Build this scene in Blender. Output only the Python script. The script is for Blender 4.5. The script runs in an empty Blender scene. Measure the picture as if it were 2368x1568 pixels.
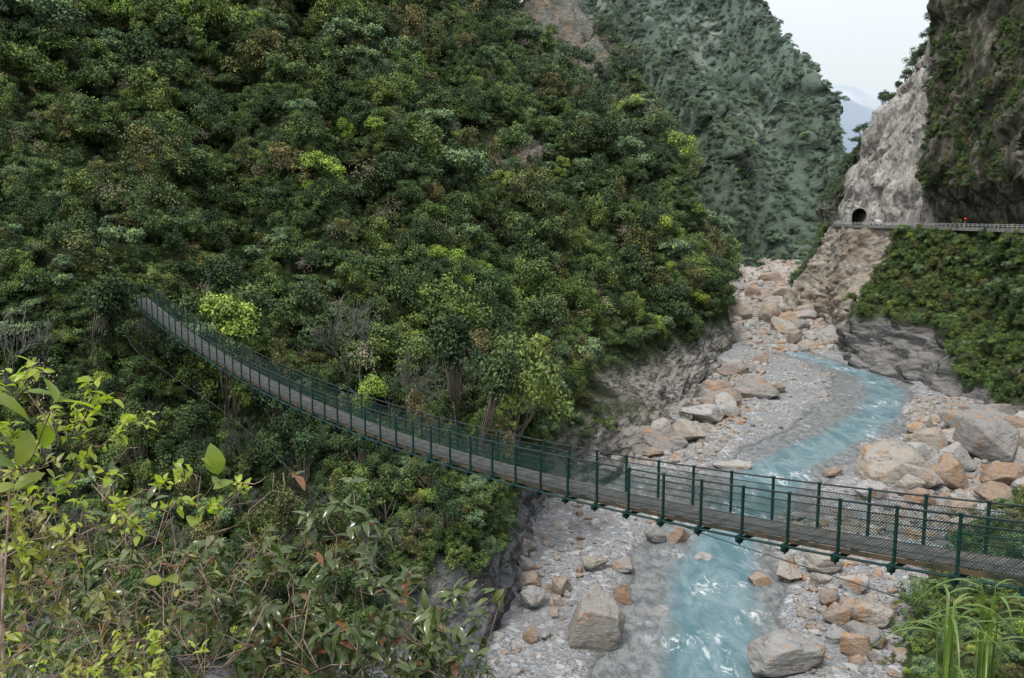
import bpy, math, random
import numpy as np
from mathutils import Vector, Matrix, Euler
random.seed(7); rng=np.random.default_rng(7)
S=bpy.context.scene; COL=S.collection
S.view_settings.view_transform='Standard'; S.view_settings.look='None'; S.view_settings.exposure=0

# ---------------------------------------------------------------- helpers
def link(o,parent=None,label=None,cat=None,kind=None,group=None):
    if o.name not in COL.objects: COL.objects.link(o)
    if parent is not None: o.parent=parent
    if label: o["label"]=label
    if cat: o["category"]=cat
    if kind: o["kind"]=kind
    if group: o["group"]=group
    return o
def mesh_np(name,verts,faces,mat=None,smooth=False):
    me=bpy.data.meshes.new(name)
    verts=np.asarray(verts,dtype=np.float32)
    if isinstance(faces,np.ndarray):
        k=faces.shape[1]; m=faces.shape[0]
        me.vertices.add(len(verts)); me.vertices.foreach_set('co',verts.ravel())
        me.loops.add(m*k); me.loops.foreach_set('vertex_index',faces.ravel().astype(np.int32))
        me.polygons.add(m)
        me.polygons.foreach_set('loop_start',(np.arange(m)*k).astype(np.int32))
        me.polygons.foreach_set('loop_total',np.full(m,k,dtype=np.int32))
        me.update(calc_edges=True)
    else:
        me.from_pydata([tuple(v) for v in verts],[],faces)
    if smooth: me.polygons.foreach_set('use_smooth',np.ones(len(me.polygons),dtype=bool))
    if mat: me.materials.append(mat)
    me.update()
    return me
def obj(name,me): return bpy.data.objects.new(name,me)
def vattr(me,name,vals,dom='POINT'):
    a=me.attributes.new(name,'FLOAT',dom); a.data.foreach_set('value',np.asarray(vals,dtype=np.float32).ravel())

def hsh(i,j,k,s):
    n=(i*73856093)^(j*19349663)^(k*83492791)^(s*2654435)
    n=(n^(n>>13))*1274126177
    n=n&0x7fffffff
    n=(n^(n>>16))*668265263 & 0x7fffffff
    return (n%100003)/100003.0
def vnoise(p,s=0):
    p=np.asarray(p,dtype=np.float64); f=np.floor(p).astype(np.int64); t=p-f; t=t*t*(3-2*t)
    r=0
    for dx in (0,1):
        for dy in (0,1):
            for dz in (0,1):
                w=(t[...,0] if dx else 1-t[...,0])*(t[...,1] if dy else 1-t[...,1])*(t[...,2] if dz else 1-t[...,2])
                r=r+w*hsh(f[...,0]+dx,f[...,1]+dy,f[...,2]+dz,s)
    return r*2-1
def fbm(p,scale,octv=4,s=0,gain=.5):
    p=np.asarray(p)*1.0/scale; a=1; r=0
    for o in range(octv):
        r=r+a*vnoise(p*(2**o)+o*17.3,s+o); a*=gain
    return r
def catmull(C,n,axis):
    C=np.moveaxis(C,axis,0); K=C.shape[0]; out=[]
    for i in range(K-1):
        p0=C[max(i-1,0)];p1=C[i];p2=C[i+1];p3=C[min(i+2,K-1)]
        for t in np.arange(n)/n:
            a=.5*((2*p1)+(-p0+p2)*t+(2*p0-5*p1+4*p2-p3)*t*t+(-p0+3*p1-3*p2+p3)*t**3)
            lin=p1+(p2-p1)*t
            out.append(.75*a+.25*lin)
    out.append(C[-1])
    return np.moveaxis(np.array(out),0,axis)
def loft(C,n,m): return catmull(catmull(np.array(C,dtype=float),n,0),m,1)
def gnormals(G):
    du=np.gradient(G,axis=0); dv=np.gradient(G,axis=1); N=np.cross(du,dv)
    return N/(np.linalg.norm(N,axis=-1,keepdims=True)+1e-9)
def gridmesh(name,G,mat,smooth=True):
    a,b=G.shape[:2]; idx=np.arange(a*b).reshape(a,b)
    F=np.stack([idx[:-1,:-1],idx[1:,:-1],idx[1:,1:],idx[:-1,1:]],-1).reshape(-1,4)
    return mesh_np(name,G.reshape(-1,3),F,mat,smooth)
def tube(V,F,pts,rad,n=5):
    pts=[Vector(p) for p in pts]
    if not hasattr(rad,'__len__'): rad=[rad]*len(pts)
    base=len(V); 
    for i,p in enumerate(pts):
        d=(pts[min(i+1,len(pts)-1)]-pts[max(i-1,0)])
        if d.length<1e-9: d=Vector((0,0,1))
        d.normalize(); a=d.orthogonal().normalized() if abs(d.z)>.9 else d.cross(Vector((0,0,1))).normalized()
        b=d.cross(a)
        for k in range(n):
            an=2*math.pi*k/n; V.append(tuple(p+(a*math.cos(an)+b*math.sin(an))*rad[i]))
    for i in range(len(pts)-1):
        for k in range(n):
            F.append((base+i*n+k,base+i*n+(k+1)%n,base+(i+1)*n+(k+1)%n,base+(i+1)*n+k))
    F.append(tuple(base+k for k in reversed(range(n)))); F.append(tuple(base+(len(pts)-1)*n+k for k in range(n)))
def box(V,F,c,ax,ay,az,hx,hy,hz):
    c=Vector(c);ax=Vector(ax);ay=Vector(ay);az=Vector(az);b=len(V)
    for sx in(-1,1):
        for sy in(-1,1):
            for sz in(-1,1): V.append(tuple(c+ax*hx*sx+ay*hy*sy+az*hz*sz))
    for q in((0,1,3,2),(4,6,7,5),(0,4,5,1),(2,3,7,6),(0,2,6,4),(1,5,7,3)): F.append(tuple(b+i for i in q))

# ---------------------------------------------------------------- node helpers
class NT:
    def __init__(s,name):
        s.m=bpy.data.materials.new(name); s.m.use_nodes=True; s.t=s.m.node_tree; s.t.nodes.clear()
        s.out=s.n('ShaderNodeOutputMaterial'); s.b=s.n('ShaderNodeBsdfPrincipled'); s.l(s.b.outputs[0],s.out.inputs[0])
        s.pos=s.n('ShaderNodeNewGeometry').outputs['Position']
    def n(s,t,**k):
        x=s.t.nodes.new(t)
        for a,v in k.items(): setattr(x,a,v)
        return x
    def l(s,a,b): s.t.links.new(a,b)
    def setv(s,sock,v):
        if isinstance(v,bpy.types.NodeSocket): s.l(v,sock)
        else:
            if isinstance(v,tuple) and len(v)==3 and sock.type=='RGBA': v=v+(1,)
            sock.default_value=v
    def noise(s,scale,detail=4,rough=.55,vec=None,dist=0,out='Fac'):
        x=s.n('ShaderNodeTexNoise'); x.inputs['Scale'].default_value=scale; x.inputs['Detail'].default_value=detail
        x.inputs['Roughness'].default_value=rough; x.inputs['Distortion'].default_value=dist
        s.l(vec if vec is not None else s.pos,x.inputs['Vector']); return x.outputs[out]
    def voro(s,scale,feature='F1',out='Distance',vec=None):
        x=s.n('ShaderNodeTexVoronoi',feature=feature); x.inputs['Scale'].default_value=scale
        s.l(vec if vec is not None else s.pos,x.inputs['Vector']); return x.outputs[out]
    def mapv(s,scale,vec=None,rot=(0,0,0)):
        x=s.n('ShaderNodeMapping'); x.inputs['Scale'].default_value=scale; x.inputs['Rotation'].default_value=rot
        s.l(vec if vec is not None else s.pos,x.inputs['Vector']); return x.outputs[0]
    def rng(s,v,a,b,c=0.,d=1.,smooth=True):
        x=s.n('ShaderNodeMapRange'); x.interpolation_type='SMOOTHSTEP' if smooth else 'LINEAR'
        s.setv(x.inputs[0],v)
        for i,q in enumerate((a,b,c,d)): x.inputs[1+i].default_value=q
        return x.outputs[0]
    def mix(s,f,a,b,mode='MIX'):
        x=s.n('ShaderNodeMix',data_type='RGBA',blend_type=mode)
        s.setv(x.inputs[0],f); s.setv(x.inputs[6],a); s.setv(x.inputs[7],b); return x.outputs[2]
    def math(s,op,a,b=0.):
        x=s.n('ShaderNodeMath',operation=op); s.setv(x.inputs[0],a); s.setv(x.inputs[1],b); return x.outputs[0]
    def dist(s,c,sc):
        x=s.n('ShaderNodeMapping'); x.vector_type='TEXTURE'; x.inputs['Location'].default_value=c; x.inputs['Scale'].default_value=sc
        s.l(s.pos,x.inputs['Vector']); y=s.n('ShaderNodeVectorMath',operation='LENGTH'); s.l(x.outputs[0],y.inputs[0]); return y.outputs['Value']
    def xyz(s):
        x=s.n('ShaderNodeSeparateXYZ'); s.l(s.pos,x.inputs[0]); return x.outputs
    def attr(s,nm):
        x=s.n('ShaderNodeAttribute'); x.attribute_name=nm; return x.outputs['Fac']
    def rand(s): return s.n('ShaderNodeObjectInfo').outputs['Random']
    def bump(s,h,strength=.5,dist=.1):
        x=s.n('ShaderNodeBump'); x.inputs['Strength'].default_value=strength; x.inputs['Distance'].default_value=dist
        s.l(h,x.inputs['Height']); s.l(x.outputs[0],s.b.inputs['Normal'])
    def fin(s,col,rough=.8,spec=.3,metal=0.):
        s.setv(s.b.inputs['Base Color'],col); s.setv(s.b.inputs['Roughness'],rough)
        s.b.inputs['Specular IOR Level'].default_value=spec; s.b.inputs['Metallic'].default_value=metal
        return s.m
def ramp(s,f,stops):
    x=s.n('ShaderNodeValToRGB'); r=x.color_ramp
    while len(r.elements)<len(stops): r.elements.new(.5)
    for e,(p,c) in zip(r.elements,stops): e.position=p; e.color=c+(1,)
    s.setv(x.inputs[0],f); return x.outputs[0]

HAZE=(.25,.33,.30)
def haze(s,col,a=200,b=740,mx=.70):  # aerial haze painted into the base colour, growing with world Y; no real volume
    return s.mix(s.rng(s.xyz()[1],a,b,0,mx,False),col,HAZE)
def leafmat(name,stops,spec=.2,rough=.6):
    s=NT(name)
    c=ramp(s,s.rand(),stops)
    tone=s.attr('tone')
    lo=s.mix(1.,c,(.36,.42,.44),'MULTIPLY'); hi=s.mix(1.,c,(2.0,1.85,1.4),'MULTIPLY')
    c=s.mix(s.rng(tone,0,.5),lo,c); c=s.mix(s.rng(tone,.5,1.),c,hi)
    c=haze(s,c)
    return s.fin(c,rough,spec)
M={}
M['dark']=leafmat('foliage_dark',[(0,(.036,.063,.027)),(.2,(.050,.088,.034)),(.4,(.082,.124,.047)),(.6,(.040,.074,.035)),(.8,(.095,.137,.052)),(1,(.060,.104,.036))])
M['mid']=leafmat('foliage_mid',[(0,(.085,.14,.040)),(.5,(.13,.18,.052)),(1,(.090,.155,.058))])
M['bright']=leafmat('foliage_bright',[(0,(.22,.31,.055)),(.5,(.17,.27,.06)),(1,(.28,.35,.075))])
M['pale']=leafmat('foliage_pale',[(0,(.14,.21,.11)),(1,(.12,.19,.10))])
M['olive']=leafmat('foliage_olive',[(0,(.13,.135,.055)),(.5,(.11,.13,.05)),(1,(.18,.155,.075))])
M['twig']=leafmat('twig_brown',[(0,(.32,.285,.235)),(1,(.26,.23,.19))])
def bark():
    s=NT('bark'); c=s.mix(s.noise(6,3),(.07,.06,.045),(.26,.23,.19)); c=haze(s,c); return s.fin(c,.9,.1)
M['bark']=bark()

OUT=[((1,190,40),(14,20,9)),((23,400,112),(22,85,44)),((30,250,30),(7,12,5)),((-14,230,66),(8,10,5)),((163,578,80),(18,34,20)),((120,600,120),(12,26,18)),((-5,350,120),(9,22,15))]
def outcrop(P):
    P=np.asarray(P); n=fbm(P,7,4,91); m=np.full(P.shape[:-1],9.)
    for c,r in OUT: m=np.minimum(m,np.linalg.norm((P-np.array(c))/np.array(r),axis=-1))
    return m+.45*n
def outf(s):
    d=None
    for c,r in OUT:
        q=s.dist(c,r); d=q if d is None else s.math('MINIMUM',d,q)
    return s.rng(s.math('ADD',d,s.noise(.3,4)),1.35,1.6)
def mat_rockhill(name,low=6,hi=14):
    s=NT(name); X=s.xyz()
    n1=s.noise(.09,5,.6); st=s.noise(.35,7,.72,s.mapv((1,.5,2.8),rot=(.4,.5,.2)),1.3)
    c=s.mix(s.rng(n1,.35,.65),(.42,.405,.38),(.37,.335,.285))
    g=s.mix(s.rng(s.noise(.4,4),.4,.6),(.20,.215,.24),(.31,.32,.335))
    c=s.mix(s.rng(X[1],104,90),c,g)
    c=s.mix(s.rng(X[2],15,25),c,s.mix(s.rng(s.noise(.12,5),.4,.6),(.32,.21,.135),(.20,.18,.16)))
    c=s.mix(s.rng(st,.47,.56,0,.88),c,(.06,.058,.056))
    rock=s.mix(s.rng(s.noise(2.2,5,.75),.5,.72,0,.6),c,(.52,.50,.47))
    rock=s.mix(s.rng(s.noise(.5,5,.7),.58,.64,0,.85),rock,(.06,.085,.035))
    veg=s.mix(s.rng(s.noise(.9,6,.75),.35,.65),(.018,.028,.012),(.07,.10,.038))
    f=s.rng(s.math('ADD',X[2],s.math('MULTIPLY',s.noise(.12,4),8.)),low,hi)
    f=s.math('MULTIPLY',f,outf(s))
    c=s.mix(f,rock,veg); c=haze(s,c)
    s.bump(s.math('ADD',s.noise(.8,7,.75,s.mapv((1,.6,2.4),rot=(.4,.5,.2))),s.math('MULTIPLY',s.voro(.5),.6)),1.,1.1)
    return s.fin(c,.9,.15)
M['hillA']=mat_rockhill('hillside_ground',7,12)
def mat_hillB():
    s=NT('far_mountain_ground')
    c=s.mix(s.noise(.1,6,.7),(.035,.052,.022),(.085,.115,.045))
    rk=s.math('MAXIMUM',s.math('SUBTRACT',1.,outf(s)),s.rng(s.noise(.025,7,.7,s.mapv((1,1,.5))),.57,.61))
    c=s.mix(rk,c,(.36,.31,.25))
    c=s.mix(s.rng(s.noise(.3,6,.7),.42,.56,0,.75),c,(.05,.07,.03))
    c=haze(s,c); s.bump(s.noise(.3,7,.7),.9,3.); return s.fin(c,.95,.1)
M['hillB']=mat_hillB()
def mat_far():
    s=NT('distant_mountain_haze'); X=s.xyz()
    c=s.mix(s.rng(X[2],100,430),(.21,.27,.34),(.43,.47,.51)); c=s.mix(s.rng(s.noise(.01,5),.4,.7,0,.35),c,(.23,.29,.35)); return s.fin(c,1,.0)  # pale blue haze painted into the ridge colour, paler with height
M['far']=mat_far()
def mat_slab():
    s=NT('cliff_rock'); X=s.xyz()
    st=s.noise(.3,7,.72,s.mapv((1.2,.9,.45),rot=(.35,-.2,.2)),.8)
    slab=s.mix(s.rng(st,.38,.62),(.57,.55,.52),(.34,.32,.295))
    slab=s.mix(s.rng(s.noise(.13,5),.52,.68,0,.65),slab,(.43,.35,.27))
    slab=s.mix(s.rng(s.noise(.7,7,.8,s.mapv((1.2,.8,.6),rot=(.35,-.2,.2)),1.),.53,.59,0,.85),slab,(.13,.12,.11))
    dark=s.mix(s.rng(s.noise(.22,6,.7,s.mapv((1,1,.4))),.44,.58),(.20,.18,.155),(.055,.05,.043))
    dark=s.mix(s.rng(s.noise(.5,5,.7),.46,.56,0,.85),dark,(.05,.068,.03))
    k=s.math('ADD',s.math('SUBTRACT',X[1],s.math('MULTIPLY',s.math('SUBTRACT',X[2],30.),.6)),s.math('MULTIPLY',s.noise(.12,5),14.))
    f=s.math('MULTIPLY',s.rng(k,210,214),s.rng(k,290,284))
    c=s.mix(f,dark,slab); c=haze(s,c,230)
    s.bump(s.math('ADD',s.noise(.45,7,.72,s.mapv((1.3,.9,.5),rot=(.35,-.2,.2))),s.math('MULTIPLY',s.voro(.3,vec=s.mapv((1.2,.8,.6),rot=(.3,-.2,.2))),.8)),1.,1.5)
    return s.fin(c,.9,.15)
M['slab']=mat_slab()
def mat_lower():
    s=NT('lower_cliff_rock'); X=s.xyz()
    st=s.noise(.2,7,.68,s.mapv((1,.35,1.2),rot=(.9,.3,.1)),1.)
    tan=s.mix(s.rng(st,.38,.64),(.55,.50,.44),(.40,.325,.24))
    tan=s.mix(s.rng(s.noise(.4,6,.78,s.mapv((1,.4,1.6),rot=(.9,.3,0)),1.),.53,.60,0,.75),tan,(.19,.165,.14))
    band=s.noise(.22,7,.66,s.mapv((.6,.4,2.2),rot=(.35,.45,.3)),1.2)
    dark=s.mix(s.rng(band,.42,.60),(.30,.29,.275),(.07,.07,.072))
    dk2=s.mix(s.noise(.5,5),(.04,.055,.022),(.09,.115,.045))
    dark=s.mix(s.rng(s.math('ADD',X[2],s.math('MULTIPLY',s.noise(.2,4),6.)),11,14),dark,dk2)
    dark=s.mix(s.math('MULTIPLY',s.rng(X[1],162,152),s.rng(X[2],2.,3.5)),dark,dk2)
    k=s.math('ADD',X[1],s.math('MULTIPLY',s.noise(.12,5),14.))
    f=s.math('MULTIPLY',s.rng(k,210,216),s.rng(k,318,310))
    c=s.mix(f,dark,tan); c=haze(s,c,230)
    s.bump(s.math('ADD',s.noise(.5,7,.75,s.mapv((1,.5,1.8),rot=(.9,.3,0))),s.math('MULTIPLY',s.noise(2.5,4),.5)),1.,1.1)
    return s.fin(c,.8,.25)
M['lower']=mat_lower()
def mat_gravel():
    s=NT('gravel_bed')
    g=s.n('ShaderNodeSeparateColor'); s.l(s.voro(5.2,out='Color'),g.inputs[0])
    g2=s.n('ShaderNodeSeparateColor'); s.l(s.voro(2.,out='Color'),g2.inputs[0])
    c=s.mix(g.outputs[0],(.145,.153,.162),(.40,.408,.415))
    c=s.mix(s.rng(g2.outputs[1],.8,.95,0,.8),c,(.55,.555,.56))
    c=s.mix(s.rng(s.noise(.12,5,.6),.45,.65,0,.5),c,(.215,.222,.228))
    c=s.mix(s.rng(g2.outputs[0],.94,.97,0,.3),c,(.35,.28,.22))
    c=s.mix(s.rng(s.attr('wet'),0,1.,.0,.75),c,(.085,.09,.09))
    h=s.math('SUBTRACT',1.,s.voro(5.2)); s.bump(s.math('ADD',h,s.noise(9,3)),1.,.13)
    return s.fin(c,.85,.2)
M['gravel']=mat_gravel()
def mat_boulder(name='boulder_stone'):
    s=NT(name); r=s.rand()
    c=ramp(s,r,[(0,(.37,.365,.36)),(.2,(.48,.47,.45)),(.4,(.30,.295,.285)),(.55,(.44,.41,.365)),(.7,(.40,.35,.29)),(.85,(.40,.285,.205)),(1,(.27,.268,.265))])
    wm=s.math('MULTIPLY',s.rng(s.noise(.5,6,.7),.52,.63,0,.85),s.rng(s.noise(.06,2),.40,.54,.2,1.))
    c=s.mix(wm,c,(.48,.26,.11))
    c=s.mix(s.rng(s.noise(1.,7,.78,s.mapv((1,.5,2.4),rot=(.4,.5,.2)),1.),.51,.63,0,.75),c,(.13,.125,.12))
    c=s.mix(s.rng(s.noise(4,5,.75),.5,.72,0,.5),c,(.60,.59,.57))
    s.bump(s.math('ADD',s.noise(1.5,7,.75,s.mapv((1,.6,2.4),rot=(.4,.5,.2))),s.math('MULTIPLY',s.noise(9,3),.3)),1.,.4)
    return s.fin(c,.85,.2)
M['boulder']=mat_boulder()
def mat_water():
    s=NT('river_water'); dp=s.attr('deep')
    n=s.noise(.35,6,.7,s.mapv((1,.4,1)),1.); n2=s.noise(1.1,7,.8,s.mapv((1,.4,1)),.8)
    deep=s.mix(s.rng(n,.35,.65),(.10,.20,.23),(.23,.335,.365))
    shal=s.mix(s.rng(s.noise(1.2,6,.75,s.mapv((1,.5,1))),.35,.65),(.12,.132,.136),(.29,.305,.31))
    f=s.rng(s.math('ADD',dp,s.math('MULTIPLY',s.noise(.18,6,.7,s.mapv((1,.45,1)),.6),1.4)),.78,1.4)
    c=s.mix(f,shal,deep)
    fo=s.math('MULTIPLY',s.rng(n2,.50,.63),s.rng(s.noise(.14,3,.5),.52,.62))
    fo=s.math('MULTIPLY',fo,s.rng(f,0,.6,.35,1.))
    c=s.mix(fo,c,(.78,.82,.84))
    s.bump(s.math('ADD',s.noise(1.6,6,.7,s.mapv((1,.45,1)),.8),s.math('MULTIPLY',s.noise(6,4),.7)),.8,.3)
    return s.fin(c,s.rng(fo,0,1,.25,.7),.3)
M['water']=mat_water()
def plain(name,c1,c2,scale=5,rough=.6,spec=.3,metal=0,bump=0):
    s=NT(name); c=s.mix(s.rng(s.noise(scale,5,.65),.35,.65),c1,c2)
    if bump: s.bump(s.noise(scale*4,5),bump,.02)
    return s.fin(c,rough,spec,metal)
M['green']=plain('green_painted_steel',(.005,.026,.024),(.009,.042,.038),6,.45,.4)
M['net']=plain('green_coated_mesh',(.007,.035,.029),(.012,.052,.043),6,.5,.3)
M['cable']=plain('steel_cable_dark',(.012,.02,.02),(.03,.042,.04),8,.5,.4)
M['plank']=plain('deck_plank_grey',(.085,.08,.077),(.155,.147,.14),3,.85,.15,bump=.3)
M['rust']=plain('rusty_stringer',(.02,.035,.03),(.12,.085,.05),1.1,.85,.2)
M['conc']=plain('weathered_concrete',(.16,.16,.15),(.30,.295,.28),1.5,.9,.2,bump=.3)
M['asph']=plain('asphalt',(.05,.05,.05),(.09,.09,.088),1,.9,.2)
M['black']=plain('dark_void',(.006,.006,.006),(.012,.012,.012),1,1,.0)
M['white']=plain('white_paint',(.42,.43,.44),(.5,.5,.5),3,.4,.5)
M['glass']=plain('car_glass',(.02,.025,.03),(.03,.035,.04),3,.1,.5)
M['rail']=plain('galvanised_rail',(.42,.43,.43),(.55,.55,.55),3,.5,.4)

# ---------------------------------------------------------------- world & sun
w=bpy.data.worlds.new("World"); S.world=w; w.use_nodes=True; t=w.node_tree; t.nodes.clear()
o=t.nodes.new('ShaderNodeOutputWorld'); bg=t.nodes.new('ShaderNodeBackground'); bg2=t.nodes.new('ShaderNodeBackground'); add=t.nodes.new('ShaderNodeAddShader')
sky=t.nodes.new('ShaderNodeTexSky'); sky.sky_type='NISHITA'; sky.sun_disc=False
SUN_EL=math.radians(60); SUN_AZ=math.radians(215)
sky.sun_elevation=SUN_EL; sky.sun_rotation=SUN_AZ; sky.air_density=1.5; sky.dust_density=4
t.links.new(sky.outputs[0],bg.inputs[0]); bg.inputs[1].default_value=.05
tc=t.nodes.new('ShaderNodeTexCoord'); sp=t.nodes.new('ShaderNodeSeparateXYZ'); t.links.new(tc.outputs['Generated'],sp.inputs[0])
rp=t.nodes.new('ShaderNodeValToRGB'); r=rp.color_ramp; r.elements[0].position=0.; r.elements[0].color=(.52,.56,.60,1)
r.elements[1].position=1; r.elements[1].color=(1.15,1.15,1.15,1); e=r.elements.new(.14); e.color=(.68,.71,.74,1); e=r.elements.new(.28); e.color=(.88,.89,.90,1); e=r.elements.new(.5); e.color=(1.,1.,1.01,1)
t.links.new(sp.outputs[2],rp.inputs[0]); t.links.new(rp.outputs[0],bg2.inputs[0]); bg2.inputs[1].default_value=1.0
t.links.new(bg.outputs[0],add.inputs[0]); t.links.new(bg2.outputs[0],add.inputs[1]); t.links.new(add.outputs[0],o.inputs[0])
sl=bpy.data.lights.new('sun','SUN'); sl.energy=2.3; sl.angle=math.radians(12); sl.color=(1,.985,.955)
so=bpy.data.objects.new('sun',sl); link(so)
dirv=Vector((math.sin(SUN_AZ)*math.cos(SUN_EL),math.cos(SUN_AZ)*math.cos(SUN_EL),math.sin(SUN_EL)))
so.rotation_euler=dirv.to_track_quat('Z','Y').to_euler()

# ---------------------------------------------------------------- camera
cd=bpy.data.cameras.new('camera'); cam=bpy.data.objects.new('camera',cd); link(cam); S.camera=cam
cd.sensor_width=36; cd.lens=36*2000/2368; cd.clip_end=20000; cd.clip_start=.05
cam.location=(0,0,32); cam.rotation_euler=(math.radians(90-8),0,0)
def seen(p,mu=.66,mv=.5):
    p=np.asarray(p); d=p[...,1]*.9903-(p[...,2]-32)*.1392; v=-(p[...,1]*.1392+(p[...,2]-32)*.9903)/np.maximum(d,.1)
    return (d>1)&(np.abs(p[...,0]/np.maximum(d,.1))<mu)&(np.abs(v)<mv)

# ---------------------------------------------------------------- terrain tables (metres)
A=[[(-48,42,-3),(-55,60,4.4),(-56.9,71.2,13.8),(-60.8,81.7,24),(-74.2,101.7,37.1),(-100.2,140.1,58.9),(-133.6,190.6,94.6)],
[(-36,45,-3),(-42,60,4.4),(-44.8,71.2,13.8),(-47.4,79.7,24.2),(-58,99.7,37),(-77,134.9,57.9),(-103.6,185.3,92.9)],
[(-25,48,-3),(-30.2,62,4.4),(-32.5,71.2,14),(-33.3,76.6,23.9),(-43.2,101.7,37.1),(-58.3,140.1,58.9),(-79.9,195.9,96.4)],
[(-13,51,-2),(-18,62,5),(-22.3,75,12),(-24.8,87.4,21.2),(-32.4,116.6,35),(-46.7,166.1,63.9),(-64.9,227.7,106.8)],
[(-2.6,57,-1.5),(-5.3,63.5,7.2),(-12,80,11.5),(-15.5,101.3,19.5),(-21.9,136.8,35.5),(-34.6,197.2,69.9),(-50.5,264.8,119)],
[(-.2,72,-1.5),(-1.2,78,7.1),(-2.4,96,11),(-4.4,119.4,19.1),(-11.1,167.5,38),(-24.6,238.7,77.9),(-45.6,317.7,136.4)],
[(4.4,91,-1.5),(4.2,97.1,6.5),(5.5,112,10),(4.6,137.4,18.5),(-.4,192.8,38.9),(-14,279.9,83.2),(-39.2,369.4,145.2)],
[(18,113,-1.2),(15,118.8,2.9),(13.4,136,7.3),(14.3,164.6,17.5),(12.8,223.3,39.9),(2.5,320.7,86.2),(-20.8,420.7,151.4)],
[(32,138,-1.2),(29.5,147,2.4),(29,163,5.6),(31.9,189.4,14.4),(33.1,242.4,32.3),(27.3,318.1,67.7),(3.2,418,131.6)],
[(55,212.7,-1.5),(55.5,220.1,2.6),(56.5,234.2,10.2),(54.5,256.5,24.8),(49.5,294.3,42.5),(39.5,359.9,77.6),(16.6,449.3,139.1)],
[(75.9,297.4,-1),(77,303,5),(77.8,318.7,10),(70.7,342,22),(60,385,40),(43,452,70),(12,543,125)]]
B=[[(59.9,430,2),(56.6,486.5,44.6),(44.8,554.9,99.6),(34.8,624.8,166.6),(23.8,764.9,300)],
[(98,420.6,5),(95.7,465.3,37.2),(90,532.5,84.3),(79.8,622.8,151.7),(77.8,762.5,282.6)],
[(127.1,430.9,6),(127.3,479.8,32.7),(131.4,541.6,77.4),(131,631.8,142.6),(127.6,737.2,243.9)],
[(156.5,451.5,7),(174,505,32.7),(190,549.9,60.8),(189.8,618.6,114),(179.8,720.5,188.4)],
[(176.5,501.9,8),(199.8,525.3,30.7),(216.7,571.5,64.4),(217.7,638.5,108.4),(206.1,728.5,173.5)],
[(223.8,602,5),(258,646,25),(264,692,50),(261,762,92),(236.6,853,142)]]
CLt=[[(129.9,390,4),(130.3,380.6,10),(129.7,371.4,16),(128,362,21.8),(126.2,352.9,28.2)],
[(90.9,298.4,1),(95.1,289.7,9.4),(97.4,280.7,17.2),(98.7,273.4,23),(98.8,267.3,29.5)],
[(89.4,233.9,-.5),(88.3,237.1,8.8),(89.5,240.1,15.7),(91.3,241,22.8),(91.8,236.9,29.8)],
[(72.6,183.3,-.8),(77.1,193.2,5.2),(83.7,204.2,12),(89.7,212.4,19.7),(93.5,213.8,29.8)],
[(77.8,167.2,-.8),(82.4,176.1,5.8),(86.6,182,12.3),(90.7,188.3,21.1),(93.3,191.5,29.8)],
[(78.6,147,-.8),(85.1,157,6.9),(89.6,164.1,14.3),(91.6,168.3,22.1),(92.3,171.4,29.8)],
[(76.1,130.9,-.8),(84.0,140,7.4),(87.8,145,14.9),(89,148.1,22.6),(89.5,151.2,29.8)],
[(76.4,110.7,-.8),(83.4,115.9,8.8),(86.,116.9,15.8),(86.7,118,23.4),(87,118.9,29.8)],
[(84,60,-.8),(85,60,8),(86,60,15),(86.7,60,23),(87,60,29.8)]]
CUt=[[(124.4,352.9,28.2),(124.1,353.5,32.5),(125.3,354.3,37.7),(130.4,350.4,46.2),(136.4,351.4,53.0)],
[(103.3,277.4,29.7),(104.6,278.2,35.1),(108.6,284.2,42.1),(116.1,295.5,49.1),(122.4,307.0,56.7)],
[(97.3,244.1,29.7),(98.8,247.0,36.0),(102.2,252.2,44.6),(110.5,263.8,54.4),(120.3,277.7,66.8)],
[(99.0,227.0,29.7),(100.4,231.2,39.1),(106.7,241.0,51.0),(115.9,252.9,64.0),(126.9,269.3,80.0)],
[(99.5,207.8,29.7),(99.0,209.2,40.5),(101.9,215.0,53.1),(107.3,225.0,66.9),(115.8,239.5,83.6)],
[(99.9,201.7,29.7),(95.6,197.9,39.0),(99.1,204.8,52.1),(104.6,215.2,68.3),(112.6,230.6,92.2)],
[(99.2,183.6,29.7),(93.2,178.6,38.4),(96.8,184.3,50.1),(103.2,196.9,68.0),(111.8,215.9,95.2)],
[(96.1,157.3,29.7),(90.9,154.6,39.7),(95.6,162.3,51.8),(102.1,175.0,69.7),(112.5,196.5,101.0)],
[(93.5,122.9,29.7),(90.0,122.0,38.1),(94.0,127.4,47.5),(102.3,141.1,65.6),(113.7,159.9,91.6)],
[(93.5,60,29.7),(91.0,60,38.1),(94.0,60,47.5),(102.3,60,65.6),(113.7,60,91.6)]]
for c in CUt: c.append((c[-1][0]+60,c[-1][1]+25,c[-1][2]+8))

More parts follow.
